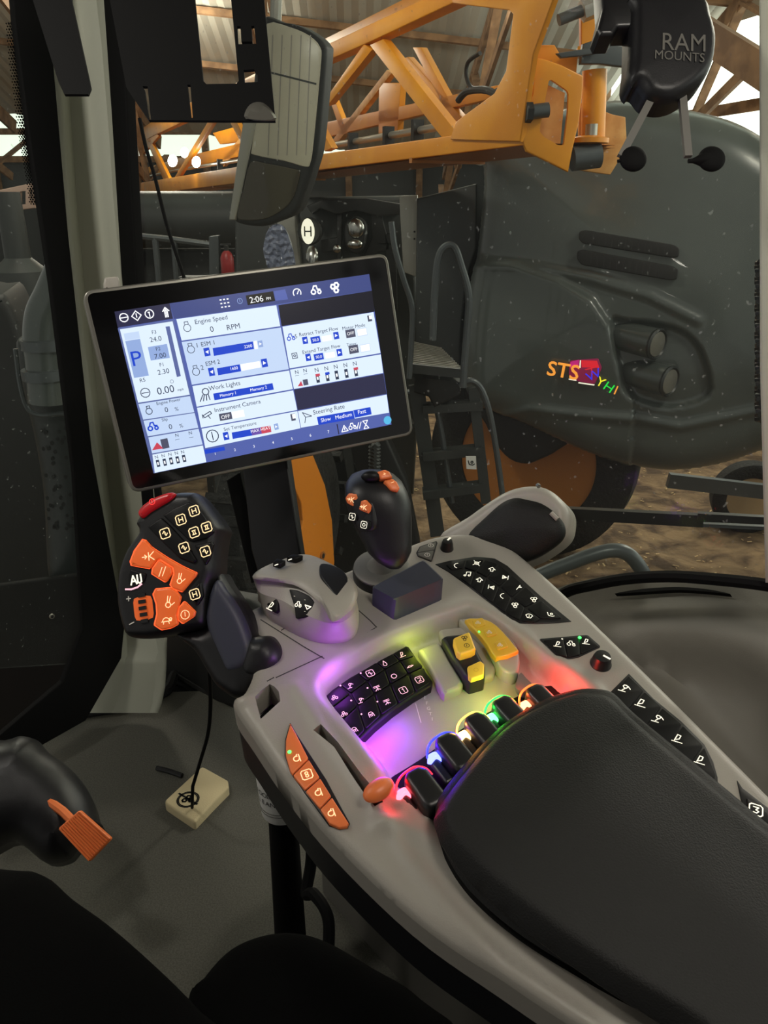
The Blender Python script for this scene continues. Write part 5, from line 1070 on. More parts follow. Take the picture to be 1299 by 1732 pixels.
# open bright side at the right, beyond the hood
rw = Fr((6.4, 6, 3), (-1, -.25, 0))
m = MB(); m.slab(rw, [(-14, -.1), (10, -.1), (10, .95), (-14, .95)], -.05, 0, 'skylight'); m.slab(rw, [(-14, 1.1), (10, 1.1), (10, 2.1), (-14, 2.1)], -.05, 0, 'skylight'); m.build('window_4', **ST)
m = MB(); m.slab(rw, [(-14, -3), (10, -3), (10, -.1), (-14, -.1)], -.05, 0, 'machine_dark'); m.slab(rw, [(-14, 2.1), (10, 2.1), (10, 3.2), (-14, 3.2)], -.05, 0, 'tin'); m.slab(rw, [(-14, .95), (10, .95), (10, 1.1), (-14, 1.1)], -.05, .04, 'timber')
m.build('wall_side', **ST)
for k in range(9): m = MB(); m.beam(rw.w(-12 + k * 2.2, -3, .08), rw.w(-12 + k * 2.2, 3.2, .08), .14, .1, 'timber', up=rw.u); m.build('trim_stud', **ST)
m = MB(); m.beam(aty(1150, 30, 7.5), aty(1400, 190, 6), .22, .08, 'timber'); m.build('trim_brace', **ST)
for x, y, r in ((292, 272, .065), (312, 258, .055), (332, 274, .06)):
    m = MB(); c = aty(x, y, 11.5); m.ell(c, (AX, AU, AF), (r, r * 1.3, r * .4), 'lampglow', 14, 8); m.beam(c + Vector((0, .1, .05)), c + Vector((0, .1, .6)), .04, .04, 'machine_black'); m.build('work_lamp', **T('glaring white work lamp of the far machine seen through the boom lattice', 'lamp', 'glaring work lamps behind the boom'))

# ---- folded sprayer boom
TFp = Fr(R(.61, 3.8, .213), (-.925, -.379, 0)); bt = thing('spray_boom', 'orange lattice spray boom folded along the machine, with bolted end plates', 'boom', R(.61, 3.8, .213))
def face(m, pts, h0, h1, mm='boom_orange', bev=.006, holes=()): m.slab(TFp, TFp.pxs(pts), h0, h1, mm, bev, holes=[ccw(TFp.pxs(h)) for h in holes]); return m
m = face(MB(), [(883, 246), (518, 290), (398, 310), (238, 330), (238, 309), (403, 282), (537, 261), (764, 229), (884, 214)], -.09, 0); m.build('bottom_chord', bt)
m = face(MB(), [(238, 219), (255, 207), (263, 204), (310, 178), (549, 77), (712, 0), (800, -44), (880, -44), (777, 0), (623, 72), (552, 103), (314, 204), (255, 232), (238, 242)], -.09, 0); m.build('top_chord', bt)
m = face(MB(), [(740, -60), (960, -60), (940, 0), (906, 92), (884, 240), (765, 236), (775, 206), (785, 198), (840, 158), (860, 120), (872, 25), (866, 18), (800, 10), (770, 6)], -.012, .014); m.build('end_gusset', bt)
for pts in ([(624, 76), (646, 66), (778, 233), (748, 236)], [(614, 74), (628, 84), (555, 176), (541, 180)], [(246, 236), (252, 232), (288, 307), (278, 309)], [(352, 204), (362, 203), (298, 306), (290, 308)], [(386, 203), (398, 203), (414, 236), (406, 240)], [(480, 130), (490, 126), (560, 250), (548, 256)], [(238, 250), (262, 222), (268, 230), (240, 262)]):
    m = face(MB(), pts, -.055, -.005, bev=.004); m.build('brace', bt)
BK_ = -.75
def facek(pts, name, mm='boom_orange', t=.05): m = MB(); m.slab(TFp, TFp.pxs(pts, BK_), BK_ - t, BK_, mm, .004); m.build(name, bt)
facek([(654, 118), (662, 124), (572, 240), (560, 240)], 'brace', 'boom_pale'); facek([(676, 100), (690, 96), (784, 202), (768, 208)], 'brace'); facek([(556, 165), (562, 160), (588, 225), (578, 228)], 'brace'); facek([(641, 140), (678, 140), (672, 226), (640, 226)], 'brace'); facek([(698, 80), (712, 80), (760, 170), (748, 176)], 'brace'); facek([(414, 222), (422, 228), (378, 282), (368, 280)], 'brace', 'boom_pale'); facek([(360, 225), (400, 214), (420, 224), (405, 240), (372, 244)], 'back_gusset')
facek([(250, 283), (300, 268), (560, 205), (860, 140), (860, 160), (560, 230), (300, 288), (250, 300)], 'back_bottom_chord'); facek([(300, 190), (560, 60), (860, -90), (860, -60), (560, 90), (300, 210)], 'back_top_chord')
a, b = TFp.w(*TFp.px(884, 246), 0), TFp.w(*TFp.px(242, 331), 0)
m = MB(); back = Vector((.925, .379, 0)); m.add([a, b, b + back * .5, a + back * .5], [(0, 1, 2, 3)], 'rim_brown'); m.add([p + Vector((0, 0, .012)) for p in (a, b, b + back * .5, a + back * .5)], [(0, 1, 2, 3)], 'rim_brown')
for k in range(5): q = a.lerp(b, k * .2 + .08); m.beam(q, q + back * .48, .03, .04, 'rim_brown')
m.build('underside_plate', bt)
m = MB(); m.tube([TFp.wp(x, y, -.18) for x, y in [(250, 299), (300, 288), (540, 250), (764, 211)]], .022, 'silver', 12); pipe = m.build('spray_pipe', bt)
for x, y in ((597, 240), (657, 231), (706, 221), (500, 258), (372, 278)): 
    m = MB(); p = TFp.wp(x, y, -.17); m.box(p, (TFp.u, TFp.n, (0, 0, 1)), (.02, .035, .06), 'machine_black'); m.build('pipe_clamp', pipe)
m = MB(); m.tube([TFp.wp(x, y, -.4) for x, y in cat([(812, 90), (792, 105), (789, 130), (800, 150), (830, 156), (845, 150)], 5, False)], .012, 'machine_black', 8); m.tube([TFp.wp(x, y, -.4) for x, y in cat([(775, 170), (790, 155), (820, 152), (840, 160)], 5, False)], .02, 'machine_black', 8); m.build('boom_hose', bt)
# end plates and hinge hardware
EF = Fr(TFp.w(*TFp.px(884, 246), 0) , (.10, -.98, 0))
m = MB(); m.slab(EF, EF.pxs(CB((372, 165), (430, 170), (560, 215), (722, 295), (716, 420), (690, 640), (640, 850), (612, 1000), (440, 915), (305, 850), (280, 790), (292, 640), (312, 500), (350, 430))), -.02, 0, 'boom_orange', .006, holes=[ccw(EF.pxs(roundc(CB((470, 330), (490, 325), (615, 410), (610, 560), (580, 800), (540, 805), (430, 740), (400, 700), (425, 560)), .2)))]); m.build('end_plate', bt)
m = MB(); m.slab(EF, EF.pxs(CB((430, 300), (640, 400), (600, 840), (400, 760))), -.14, -.10, 'boom_pale'); m.build('inner_plate', bt)
m = MB(); m.slab(EF, EF.pxs(CB((805, 455), (900, 478), (1060, 545), (1160, 565), (1170, 800), (1040, 1010), (960, 1000), (778, 972), (805, 800), (800, 600))), -.22, -.20, 'boom_pale', .004, holes=[ccw(EF.pxs(roundc(CB((935, 610), (960, 585), (1000, 600), (985, 830), (940, 850), (912, 830)), .2)))]); m.build('hinge_plate', bt)
m = MB(); m.tube([EF.wp(*CB((x, y))[0], -.12) for x, y in ((805, 255), (790, 760))], .055, 'boom_orange', 16); m.build('hinge_post', bt)
m = MB(); m.tube([EF.wp(*CB((x, y))[0], .02) for x, y in ((300, 565), (345, 565))], .075 * .55, 'machine_black', 6); m.tube([EF.wp(*CB((x, y))[0], .02) for x, y in ((340, 560), (465, 545))], .03, 'tube_metal', 14); m.build('bolt', bt)
m = MB(); m.tube([EF.wp(*CB((x, y))[0], -.05) for x, y in ((640, 905), (840, 880))], .052, 'tube_metal', 18); m.build('hinge_pin', bt)
m = MB(); m.tube([EF.wp(*CB((x, y))[0], -.08) for x, y in ((785, 650), (780, 735))], .028, 'silver', 12); m.build('bolt', bt)
m = MB(); m.lathe(EF.wp(*CB((760, 790))[0], -.09), (0, 0, 1), [(.09, 0), (.09, .02), (.05, .03)], 'boom_orange', 20); m.build('bolt_seat', bt)
m = MB(); m.slab(EF, EF.pxs(CB((525, 130), (740, 95), (830, 90), (830, 130), (700, 150), (560, 165))), -.02, .0, 'tube_metal', .005); m.slab(EF, EF.pxs(CB((740, 50), (800, 30), (1200, 90), (1200, 240), (860, 200), (720, 200))), -.06, -.03, 'tube_metal', .005); m.build('lock_lever', bt)
m = MB(); m.slab(EF, EF.pxs(CB((400, 40), (560, 40), (600, 110), (760, 80), (760, -200), (1180, -200), (1180, 90), (740, 60), (720, 290), (560, 200), (370, 160))), -.12, -.09, 'boom_orange', .005); m.build('hinge_bracket', bt)
m = MB(); m.tube([EF.wp(x, y, -.02) for x, y in ((945, 34), (985, 18))], .024, 'tube_metal', 12); m.tube([EF.wp(x, y, -.02) for x, y in ((984, 19), (1006, 10))], .045, 'silver', 6); m.build('bolt', bt)

# ---- the grey machine hood
HF = Fr(R(1.66, 5.2, -.23), (-.34, -.93, .06))
hd_ = thing('sprayer', 'parked sprayer with large glossy dark grey hood, two vents, lamp pods and access ladder', 'sprayer', R(1.6, 4.9, -1.6))
HO = [(808, 312), (812, 235), (900, 190), (1000, 165), (1066, 160), (1120, 170), (1190, 182), (1250, 200), (1310, 235), (1420, 320), (1480, 500), (1440, 700), (1340, 755), (1299, 770), (1240, 790), (1180, 803), (1130, 806), (1080, 800), (1030, 786), (980, 768), (930, 745), (880, 722), (830, 702), (800, 690), (780, 660), (776, 600), (784, 500), (796, 430)]
HOL = ccw(cat(HF.pxs(HO), 4)); hl = lambda *p: HF.pxs(p)
c1 = hl((790, 440), (870, 442), (950, 465), (1010, 500), (1040, 545), (1052, 600), (1070, 655), (1100, 690), (1200, 690), (1300, 660)); c1p = hl((770, 440), (870, 442), (950, 465), (1010, 500), (1040, 545), (1052, 600), (1070, 655), (1075, 670), (1060, 860), (700, 860))
c2 = hl((810, 440), (900, 450), (1000, 470), (1100, 500), (1180, 540)); rec = cat(hl((1034, 540), (1060, 536), (1140, 548), (1180, 575), (1200, 620), (1200, 670), (1130, 690), (1062, 668), (1046, 620)), 3)
lip = hl((820, 712), (900, 690), (1000, 700), (1070, 705), (1150, 720), (1299, 690), (1420, 660))
def hh_(Q):
    d = dist(Q, HOL); r = .22; t = np.clip(d / r, 0, 1); h = -.20 + .20 * np.sqrt(np.clip(1 - (1 - t) ** 2, 0, 1)) + .10 * sst(d / .9)
    i = pip(Q, c1p); h = h + np.where(i, .05 * sst(dist(Q, c1, False) / .045), 0)
    h = h + .022 * np.exp(-(dist(Q, c2, False) / .03) ** 2)
    i = pip(Q, rec); h = h - np.where(i, .05 * sst(dist(Q, rec) / .03), 0)
    h = h + .022 * np.exp(-(dist(Q, lip, False) / .028) ** 2)
    return h
m = MB(); m.relief(HF, HOL, hh_, .018, 'hood_gray', back=-.9); m.build('hood', hd_, ang=1.3)
def hpt(x, y, lift=0):
    h = 0
    for _ in range(4): u, v = HF.px(x, y, h); h = float(hh_(np.array([(u, v)]))[0])
    return HF.px(x, y, h), h + lift
for Q in ([(980, 392), (990, 389), (1140, 414), (1149, 420), (1148, 434), (1138, 436), (986, 412), (979, 404)], [(977, 425), (986, 422), (1138, 450), (1147, 456), (1145, 472), (1134, 474), (984, 448), (976, 438)]):
    _, h = hpt(1060, 430); vf = Fr(HF.wp(1060, 430, h + .02), HF.n, (0, 0, 1)); m = MB(); m.slab(vf, vf.pxs(roundc(Q, .3)), -.04, .018, 'vent_black', .006); o = m.build('vent', hd_)
    m = MB()
    for t in np.linspace(.1, .9, 12):
        q0 = np.array(Q[1]) * (1 - t) + np.array(Q[2]) * t; q1 = np.array(Q[6]) * (1 - t) + np.array(Q[5]) * t; m.ribbon(vf, vf.pxs([tuple(q0 + (q1 - q0) * .15), tuple(q0 + (q1 - q0) * .85)]), .006, .0185, 'machine_black')
    m.build('vent_slat', o)
for x, y in ((1110, 579), (1131, 641)):
    (u, v), h = hpt(x, y); c = HF.w(u, v, h + .10); (u2, v2), h2 = hpt(x - 70, y - 12); c0 = HF.w(u2, v2, h - .06)
    m = MB(); d = (c - c0).normalized(); m.tube([c0, c0.lerp(c, .3), c], [.085, .095, .098], 'hood_gray', 24); po = m.build('lamp_pod', hd_, ang=1.0)
    fn = (d * .9 - AF * .5).normalized(); m = MB(); m.lathe(c, d, [(.098, -.005), (.102, .01), (.09, .02), (.08, .005)], 'hood_dark', 28); m.build('lamp_ring', po); m = MB(); m.lathe(c, d, [(.082, .0), (.078, .014), (.04, .02), (.001, .021)], 'silver', 28); m.build('lens', po)
# panel in front (left) of the hood
m = MB(); m.slab(HF, HF.pxs([(704, 335), (806, 310), (806, 420), (790, 470), (780, 560), (776, 650), (745, 640), (700, 640)], -.24), -.8, -.24, 'hood_dark', .02); m.build('side_panel', hd_)
# STS emblem and reflective distorted logo
_, h = hpt(985, 630); ef = Fr(HF.wp(985, 630, h + .02), HF.n + Vector((.03, 0, 0)), (0, 0, 1))
e = MB(); u, v = ef.px(952, 627, .012); ang_ = -math.atan2(10, 55)
mat('sts_orange', (250, 160, 60), .4, emit=.7); mat('lg_magenta', (200, 30, 130), .4, emit=.5); mat('lg_red', (230, 30, 50), .4, emit=.5); mat('lg_maroon', (140, 20, 70), .4, emit=.35); mat('lg_yellow', (240, 230, 40), .4, emit=.8); mat('lg_green', (30, 220, 70), .4, emit=.8); mat('lg_blue', (50, 50, 240), .4, emit=.7)  # emission put in for light thrown back by the reflective lettering and logo
e.text(ef, 'STS', u, v, .012, .135, 'sts_orange', -.10, 1.05); e.text(ef, 'STS', u + .004, v, .0118, .135, 'sts_orange', -.10, 1.05); e.text(ef, 'STS', u + .002, v + .004, .0116, .135, 'sts_orange', -.10, 1.05)
e.build('lettering', hd_)
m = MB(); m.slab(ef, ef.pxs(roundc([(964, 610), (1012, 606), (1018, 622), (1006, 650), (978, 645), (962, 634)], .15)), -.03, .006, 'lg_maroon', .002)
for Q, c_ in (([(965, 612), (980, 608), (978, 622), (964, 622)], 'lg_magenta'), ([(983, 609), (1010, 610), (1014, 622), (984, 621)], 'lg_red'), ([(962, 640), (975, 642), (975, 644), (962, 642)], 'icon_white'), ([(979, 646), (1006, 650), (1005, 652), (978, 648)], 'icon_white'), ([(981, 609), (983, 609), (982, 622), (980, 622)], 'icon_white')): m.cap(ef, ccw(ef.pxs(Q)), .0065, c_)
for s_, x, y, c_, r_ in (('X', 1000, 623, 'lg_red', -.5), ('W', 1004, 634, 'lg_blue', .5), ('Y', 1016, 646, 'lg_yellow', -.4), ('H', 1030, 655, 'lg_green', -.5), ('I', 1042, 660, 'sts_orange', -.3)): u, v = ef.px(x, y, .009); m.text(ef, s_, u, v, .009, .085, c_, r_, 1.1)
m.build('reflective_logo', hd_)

# ---- access ladder
stf = Fr(aty(740, 610, 4.5), (0, 0, 1), (0, 1, 0))
m = MB(); A_, B_, C_, D_ = aty(690, 622, 4.35), aty(786, 632, 4.3), aty(745, 592, 4.75), aty(692, 580, 4.9); m.add([A_, B_, C_, D_], [(0, 1, 2, 3)], 'machine_dark'); m.add([p - Vector((0, 0, .05)) for p in (A_, B_, C_, D_)], [(0, 1, 2, 3)], 'machine_dark'); m.beam(A_, B_, .05, .03, 'machine_dark')
for k in range(14): t = (k + .5) / 14; m.beam(A_.lerp(D_, t) + Vector((0, 0, .012)), B_.lerp(C_, t) + Vector((0, 0, .012)), .012, .012, 'silver')
la = m.build('access_ladder', hd_)
def rail(pts, y, r, name='grab_hoop', mm='tube_metal', par=None): m = MB(); m.tube([aty(a, b, y) for a, b in cat(pts, 5, False)], r, mm, 10); return m.build(name, par or la)
rail([(662, 375), (668, 420), (682, 470), (697, 520), (696, 580), (692, 640)], 4.3, .016); rail([(732, 575), (735, 500), (741, 440), (752, 418), (768, 418), (780, 450), (793, 500), (790, 560), (786, 610), (783, 655)], 4.25, .02)
rail([(690, 664), (710, 658), (726, 664), (738, 690), (748, 740), (757, 800), (765, 850)], 4.5, .018); rail([(776, 652), (795, 644), (812, 655), (826, 690), (836, 740), (845, 800), (850, 840)], 4.35, .018)
m = MB(); bxf = Fr(aty(740, 650, 4.4), (-.1, -1, 0)); m.slab(bxf, bxf.pxs([(700, 632), (782, 640), (778, 668), (735, 690), (726, 672), (700, 664)]), -.3, 0, 'machine_black', .01); m.build('step_box', la)
m = MB(); m.beam(aty(704, 650, 4.5), aty(740, 905, 4.5), .09, .04, 'machine_dark', up=(1, 0, 0)); m.build('rail_post', la); m = MB(); m.beam(aty(800, 655, 4.5), aty(822, 850, 4.5), .06, .04, 'machine_dark', up=(1, 0, 0)); m.build('rail_post', la)
for y0, y1 in ((690, 684), (770, 760), (835, 822)): m = MB(); m.beam(aty(715, y0, 4.5), aty(815, y1, 4.5), .05, .10, 'machine_dark'); m.build('rung', la)
m = MB(); sf = Fr(aty(797, 784, 4.35), (0, -1, 0)); m.slab(sf, sf.pxs([(788, 772), (805, 772), (806, 794), (789, 793)]), -.01, 0, 'paper_white'); m.icon(sf, 797, 783, 13, 'seat', 'print_black', .001, 0, .25); m.build('warning_sticker', la)

# ---- wheels
def wheel(par, c, ax, R_, w, rimc, r_rim):
    ax = Vector(ax).normalized()
    m = MB(); m.lathe(c, ax, [(r_rim, -w * .5), (r_rim * 1.08, -w * .52), (R_ * .9, -w * .5), (R_ * .985, -w * .4), (R_, 0), (R_ * .985, w * .4), (R_ * .9, w * .5), (r_rim * 1.08, w * .52), (r_rim, w * .5), (r_rim * .96, 0)], 'tyre', 56); t = m.build('wheel', par)
    a = ax.orthogonal().normalized(); b = ax.cross(a)
    m = MB(); m.lathe(c, ax, [(r_rim, w * .46), (r_rim * .97, w * .40), (r_rim * .93, w * .12), (r_rim * .4, w * .05), (r_rim * .38, w * .1), (r_rim * .25, w * .12), (.01, w * .12), (.01, -w * .2), (r_rim * .9, -w * .4), (r_rim * .99, -w * .46)], rimc, 48)
    for k in range(8): g = k * math.pi / 4; d = a * math.cos(g) + b * math.sin(g); m.tube([c + d * r_rim * .31 + ax * w * .1, c + d * r_rim * .31 + ax * w * .17], .018, 'machine_black', 6)
    m.build('rim', t); return t
c = aty(905, 745, 6.2); c.z = .87; wheel(hd_, c, (-.42, -.9, 0), .86, .5, 'rim_brown', .56)
m = MB(); uf = Fr(aty(890, 750, 5.75), (-.2, -.97, 0)); m.slab(uf, cat(uf.pxs([(815, 690), (960, 735), (945, 762), (915, 778), (890, 786), (862, 778), (838, 752), (822, 720)]), 3), -.25, 0, 'machine_black', .03); m.build('underbody', hd_)
ct = thing('towed_cart', 'towed cart end with a small tan-rimmed wheel and grey drawbar on the dirt', 'cart', aty(1268, 870, 6.6)); c = aty(1268, 832, 6.6); c.z = .335; wheel(ct, c, (-.2, -.97, 0), .33, .2, 'tan_rim', .21)
m = MB(); m.beam(aty(1130, 812, 6.1), aty(1420, 846, 6.0), .12, .06, 'tube_metal'); m.build('drawbar', ct)
a, b = atz(1180, 878, .05), atz(1420, 890, .05); m = MB(); m.beam(a, b, .10, .05, 'machine_dark'); m.build('steel_bar', **T('dark steel bar lying level on the dirt near the small wheel', 'beam'))
# the neighbouring machine's front wheel with its big orange disc and the chassis behind the joystick
fw = thing('machine_front', 'front of a machine with orange rim disc, big tyre and black chassis below the display', 'farm machine', aty(480, 1010, 3.3))
wc = aty(510, 880, 3.4); wf_ = Fr(wc, (.93, -.36, .05))
m = MB(); m.lathe(wc - wf_.n * .20, wf_.n, [(.28, 0), (.44, -.01), (.49, .03), (.50, .1), (.49, .16), (.44, .20), (.28, .19)], 'tyre', 64)
for k in range(36):
    g = 2 * math.pi * k / 36; d = wf_.u * math.cos(g) + wf_.v * math.sin(g); m.box(wc - wf_.n * (.14 if k % 2 else .05) + d * .505, (wf_.n, wf_.n.cross(d), d), (.06, .02, .022), 'tyre')
tw = m.build('tyre', fw)
op = wf_.pxs([(462, 770), (530, 770), (550, 820), (562, 880), (566, 950), (560, 1010), (500, 1010), (497, 950), (505, 915), (513, 880), (510, 850), (496, 820), (470, 800)], .06)
m = MB(); m.slab(wf_, op, .02, .06, 'rim_orange', .006); rm2 = m.build('rim_disc', fw); m = MB(); c = wf_.wp(545, 940, .062); m.tube([c - wf_.n * .002, c + wf_.n * .006], .022, 'rim_brown', 14); m.tube([c + wf_.n * .005, c + wf_.n * .0075], .013, 'machine_black', 12); m.build('bolt_hole', rm2)
m = MB(); m.beam(aty(585, 740, 3.9), aty(612, 900, 3.9), .05, .05, 'machine_dark', up=(1, 0, 0)); m.beam(aty(610, 740, 3.9), aty(640, 960, 3.9), .11, .05, 'machine_black', up=(1, 0, 0))
cf_ = Fr(aty(600, 880, 4.1), (0, -1, 0)); m.slab(cf_, cf_.pxs([(555, 740), (650, 730), (690, 820), (712, 930), (700, 990), (560, 990), (568, 880)]), -.2, 0, 'machine_black', .02); ch = m.build('chassis', fw)
m = MB(); m.tube([aty(632 + 3 * (k % 2), 750 + k * 3, 3.7) for k in range(24)], .028, 'machine_dark', 10); m.build('ribbed_hose', ch)

# ---- dark machines between the boom and the display
mc2 = thing('background_machine', 'dark parked machine with headlamps and black brackets under the boom', 'farm machine', aty(560, 480, 7.0))
bm_ = Fr(aty(560, 400, 7.4), (0, -1, 0))
m = MB(); m.slab(bm_, bm_.pxs([(395, 336), (700, 330), (712, 640), (700, 840), (560, 840), (556, 700), (395, 690)]), -.9, -.05, 'machine_dark', .04); m.build('body', mc2)
m = MB(); m.slab(bm_, roundc(bm_.pxs([(470, 350), (502, 345), (512, 470), (466, 480)]), .2), -.05, .05, 'silver', .03); m.build('side_drum', mc2)
m = MB(); m.slab(bm_, bm_.pxs([(523, 348), (546, 338), (620, 335), (680, 345), (675, 362), (640, 365), (604, 356), (570, 362), (545, 352), (532, 362)]), -.02, .25, 'machine_black', .01); m.build('upper_bracket', mc2)
for Q in ([(572, 360), (580, 360), (580, 440), (572, 444)], [(628, 360), (645, 360), (660, 420), (640, 424), (622, 440), (614, 436), (630, 400)], [(545, 405), (575, 400), (575, 420), (548, 425)], [(650, 395), (668, 390), (672, 520), (660, 530)], [(640, 408), (668, 408), (668, 414), (640, 412)]):
    m = MB(); m.slab(bm_, bm_.pxs(Q), .05, .2, 'machine_black', .006); m.build('bracket', mc2)
m = MB(); c = aty(524, 391, 7.1); m.lathe(c, (-.3, -1, 0), [(.05, -.1), (.10, -.06), (.115, 0), (.10, .02), (.085, .01)], 'machine_black', 24, ref=(0, 0, 1)); h1 = m.build('round_lamp', mc2)
m = MB(); lf = Fr(c + Vector((-.012, -.035, 0)), (-.3, -1, 0)); m.cap(lf, [(.062 * math.cos(a), .105 * math.sin(a)) for a in np.arange(0, 6.28, .3)], .004, 'icon_white'); m.text(lf, 'H', 0, 0, .006, .12, 'machine_dark'); m.build('lamp_face', h1)
m = MB(); hf2 = Fr(aty(602, 392, 7.1), (-.1, -1, .1)); m.slab(hf2, cat(hf2.pxs([(584, 378), (596, 366), (612, 368), (620, 382), (616, 412), (606, 428), (590, 424), (582, 404)]), 3), -.15, 0, 'machine_black', .02); h2 = m.build('headlamp', mc2)
m = MB(); m.ell(hf2.wp(602, 386, .0), (hf2.u, hf2.v, hf2.n), (.075, .085, .04), 'chrome', 20, 12); m.ell(hf2.wp(600, 413, .0), (hf2.u, hf2.v, hf2.n), (.07, .045, .04), 'chrome', 20, 12); m.build('reflector', h2)
m = MB(); m.ell(aty(528, 432, 7.0), (AX, AU, AF), (.06, .09, .04), 'chrome', 9, 6); m.ell(aty(570, 421, 7.0), (AX, AU, AF), (.04, .04, .04), 'chrome', 9, 6); m.build('small_lamp', mc2)
m = MB(); pf3 = Fr(aty(690, 380, 6.4), (-.15, -1, 0)); m.slab(pf3, pf3.pxs([(675, 332), (706, 330), (708, 470), (682, 460)]), -.03, 0, 'silver', .005)
for y in (392, 404): u, v = pf3.px(701, y); m.cap(pf3, [(u + .008 * math.cos(a), v + .008 * math.sin(a)) for a in np.arange(0, 6.28, .6)], .001, 'machine_black')
m.build('steel_panel', mc2)
m = MB(); ff = Fr(aty(465, 430, 6.6), (0, -1, 0)); m.relief(ff, cat(ff.pxs([(455, 386), (475, 380), (488, 400), (498, 440), (500, 500), (470, 500), (452, 450), (445, 420)]), 3), lambda Q: np.array([.03 * noise.noise(Vector((a * 30, b * 30, 0))) for a, b in Q]), .012, 'film', back=-.05); m.build('plastic_bag', ang=.3, **T('crumpled bluish plastic film bag hanging beside the round lamp', 'bag'))
ex = thing('fire_extinguisher', 'small red fire extinguisher standing behind the display top edge', 'extinguisher', aty(386, 470, 6.8))
c = aty(386, 466, 6.8); m = MB(); m.lathe(c, (0, 0, 1), [(.05, 0), (.055, .01), (.055, .14), (.04, .18), (.018, .2)], 'red_ext', 20); m.build('cylinder', ex); m = MB(); m.lathe(c + Vector((0, 0, .2)), (0, 0, 1), [(.018, 0), (.02, .04)], 'machine_black', 10); m.beam(c + Vector((-.05, 0, .245)), c + Vector((.04, 0, .25)), .012, .015, 'machine_black'); m.build('valve', ex)
m = MB(); m.beam(c - Vector((.4, 0, .03)), c + Vector((.5, 0, -.03)), .05, .2, 'machine_black'); m.beam(c - Vector((.3, 0, .05)), Vector((c.x - .3, c.y, 0)), .06, .06, 'machine_black', up=(1, 0, 0)); m.beam(c + Vector((.4, 0, -.05)), Vector((c.x + .4, c.y, 0)), .06, .06, 'machine_black', up=(1, 0, 0)); m.build('rack_bench', **T('black steel rack carrying the red fire extinguisher behind the display', 'rack'))
tc_ = thing('teal_machine', 'teal green machine cab far behind at the left of the mirror', 'farm machine', aty(320, 480, 9.5))
tf_ = Fr(aty(315, 420, 9.5), (.1, -1, 0)); m = MB(); m.slab(tf_, roundc(tf_.pxs([(284, 352), (324, 352), (334, 400), (336, 480), (330, 760), (284, 760)]), .08), -.5, 0, 'teal', .03); m.build('body', tc_)
m = MB(); m.slab(tf_, roundc(tf_.pxs([(288, 374), (306, 372), (316, 400), (318, 520), (290, 520)]), .15), .0, .015, mat('teal_glass', (130, 190, 175), .2), .006); m.build('window_panel', tc_); m = MB(); m.ribbon(tf_, tf_.pxs(cat([(288, 370), (306, 370), (316, 395), (320, 480)], 4, False), .018), .02, .018, 'machine_black'); m.build('window_seal', tc_)
rl = thing('yard_railing', 'grey tube railing in front of the teal machine', 'railing', aty(300, 480, 7.6))
for pts in ([(240, 400), (290, 405), (358, 414)], [(262, 402), (268, 460), (276, 560)], [(294, 405), (300, 480), (302, 560)]): m = MB(); m.tube([aty(x, y, 7.6) for x, y in pts], .03, 'tube_metal', 8); m.build('tube', rl)
m = MB(); rf_ = Fr(aty(365, 430, 7.5), (0, -1, 0)); m.slab(rf_, roundc(rf_.pxs([(353, 400), (370, 398), (376, 836), (358, 836)]), .1), -.08, 0, 'tube_metal', .01); m.build('post', rl)
m = MB(); tk = [aty(x, y, 8.6) for x, y in ((200, 372), (430, 372))]; m.tube(tk, .28, 'machine_dark', 20); m.beam(tk[0], Vector((tk[0].x, tk[0].y, 0)), .1, .1, 'machine_black', up=(1, 0, 0)); m.beam(tk[1], Vector((tk[1].x, tk[1].y, 0)), .1, .1, 'machine_black', up=(1, 0, 0)); m.build('dark_tank', **T('long dark horizontal tank under the boom left of the mirror', 'tank'))
m = MB(); cl_ = Fr(aty(300, 480, 8.8), (0, -1, 0)); m.slab(cl_, cl_.pxs([(230, 420), (460, 420), (470, 772), (230, 772)]), -.6, -.1, 'machine_black', .05); m.build('dark_implement', **T('black implement body low behind the railing and the display', 'implement'))
# ---- left window: exhaust stack with guard, far rack
eg = thing('exhaust_stack', 'dark exhaust pipe bending into a perforated guard outside the left window', 'exhaust', aty(70, 1000, 1.9))
gf_ = Fr(aty(80, 700, 1.95), (.25, -.96, 0))
m = MB(); m.puffy(gf_, cat(gf_.pxs([(22, 585), (36, 578), (48, 572), (70, 570), (100, 570), (130, 640), (150, 800), (160, 1020), (110, 1060), (80, 1000), (70, 850), (56, 760), (40, 690), (28, 640)]), 4), -.05, .05, .06, .015, 'hood_dark', back=-.10); gd_ = m.build('guard', eg, ang=1.3)
m = MB(); rnd = random.Random(5)
for i in range(40):
    x, y = rnd.uniform(70, 112), rnd.uniform(720, 900); x += (y - 720) * .08; u, v = gf_.px(x, y, .001); r = .0045; m.cap(gf_, [(u + r * math.cos(a), v + r * 1.3 * math.sin(a)) for a in np.arange(0, 6.28, .8)], .0012, 'vent_black')
m.build('perforation', gd_)
m = MB(); m.tube([gf_.wp(x, y, .04) for x, y in cat([(26, 590), (34, 650), (46, 690), (66, 702), (100, 700), (118, 700)], 5, False)], .006, 'tube_metal', 8); m.build('guard_lip', gd_)
m = MB(); m.tube([gf_.wp(x, y, .07) for x, y in cat([(118, 440), (92, 500), (76, 535), (72, 575), (76, 620), (80, 680)], 6, False)], [.045] * 31, 'hood_gray', 18); m.build('pipe', eg)
for y in (582, 632): m = MB(); c = gf_.wp(76, y, .07); m.lathe(c, (0, 0, 1), [(.054, -.012), (.054, .012), (.046, .014)], 'tube_metal', 20); m.build('band_clamp', eg)
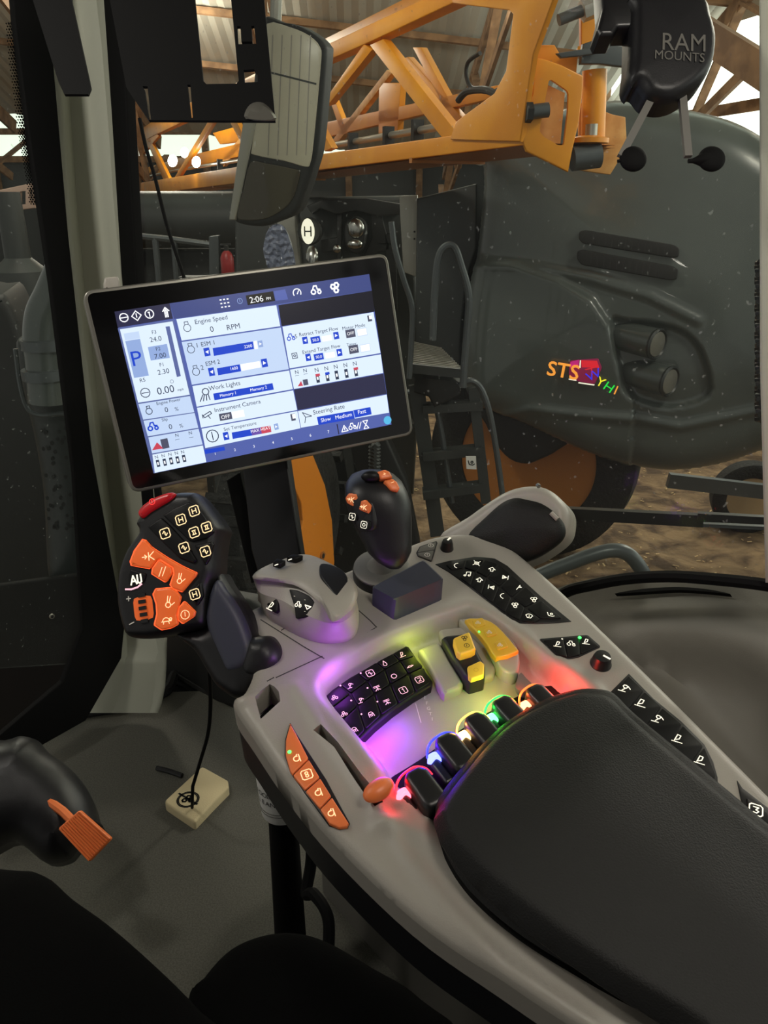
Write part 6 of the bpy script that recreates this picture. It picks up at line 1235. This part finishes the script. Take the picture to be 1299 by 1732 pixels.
# far upright canister and dark body
m = MB(); c = aty(38, 480, 5.2); m.lathe(c - Vector((0, 0, 1.2)), (0, 0, 1), [(.19, 0), (.19, 1.15), (.17, 1.28), (.08, 1.36), (.075, 1.75)], 'machine_dark', 28); m.build('air_canister', **T('dark bottle-shaped canister beyond the left window under the slotted rack', 'canister'))
rk_ = thing('slotted_rack', 'pinkish-grey slotted boom end beyond the left window', 'rack', aty(20, 360, 5.6)); rf2 = Fr(aty(25, 330, 5.6), (.1, -1, 0))
m = MB(); hs_ = [ccw(rf2.pxs(C(0, 0, .2886)(*q))) for q in ([(10, 1145), (50, 1135), (46, 1210), (12, 1216)], [(66, 1132), (105, 1125), (104, 1200), (62, 1208)], [(118, 1122), (150, 1118), (150, 1196), (118, 1200)], [(170, 1112), (188, 1108), (190, 1190), (178, 1192)])]
m.slab(rf2, rf2.pxs(C(0, 0, .2886)((-200, 1150), (0, 1112), (200, 1070), (206, 1220), (0, 1245), (-200, 1262))), -.04, 0, mat('pinkgrey', (165, 140, 125), .6), .006, holes=hs_); m.build('slotted_plate', rk_)
for p_, e_ in BARN_FILLS: m = MB(); m.lathe(Vector(p_) + Vector((0, 0, .55)), (0, 0, -1), [(.03, -.6), (.03, 0), (.06, .02), (.28, .22), (.27, .22), (.05, .05)], 'tin', 28); m.build('fill_pendant', **T('round metal pendant added under the barn roof for a fill light', 'lamp', 'pendants added for the barn fill lights'))  # pendants added above the barn fill lights
m = MB(); df = Fr(aty(20, 700, 3.6), (.3, -1, 0)); m.slab(df, cat(df.pxs([(-200, 560), (-20, 500), (20, 520), (60, 620), (130, 760), (160, 1000), (150, 1150), (-300, 1150)]), 3), -.6, 0, 'machine_black', .05); m.build('dark_equipment', **T('almost black equipment outside the lower left window', 'equipment'))
m = MB(); m.lathe(LF.wp(87, 1042, .0), LF.n, [(.0045, .0), (.0045, .003), (.003, .0032)], 'silver', 16); m.lathe(LF.wp(87, 1042, .0), LF.n, [(.0028, .003), (.0028, .0038)], 'machine_black', 12); m.build('window_screw', **T('small round silver screw head low on the left window', 'screw'))
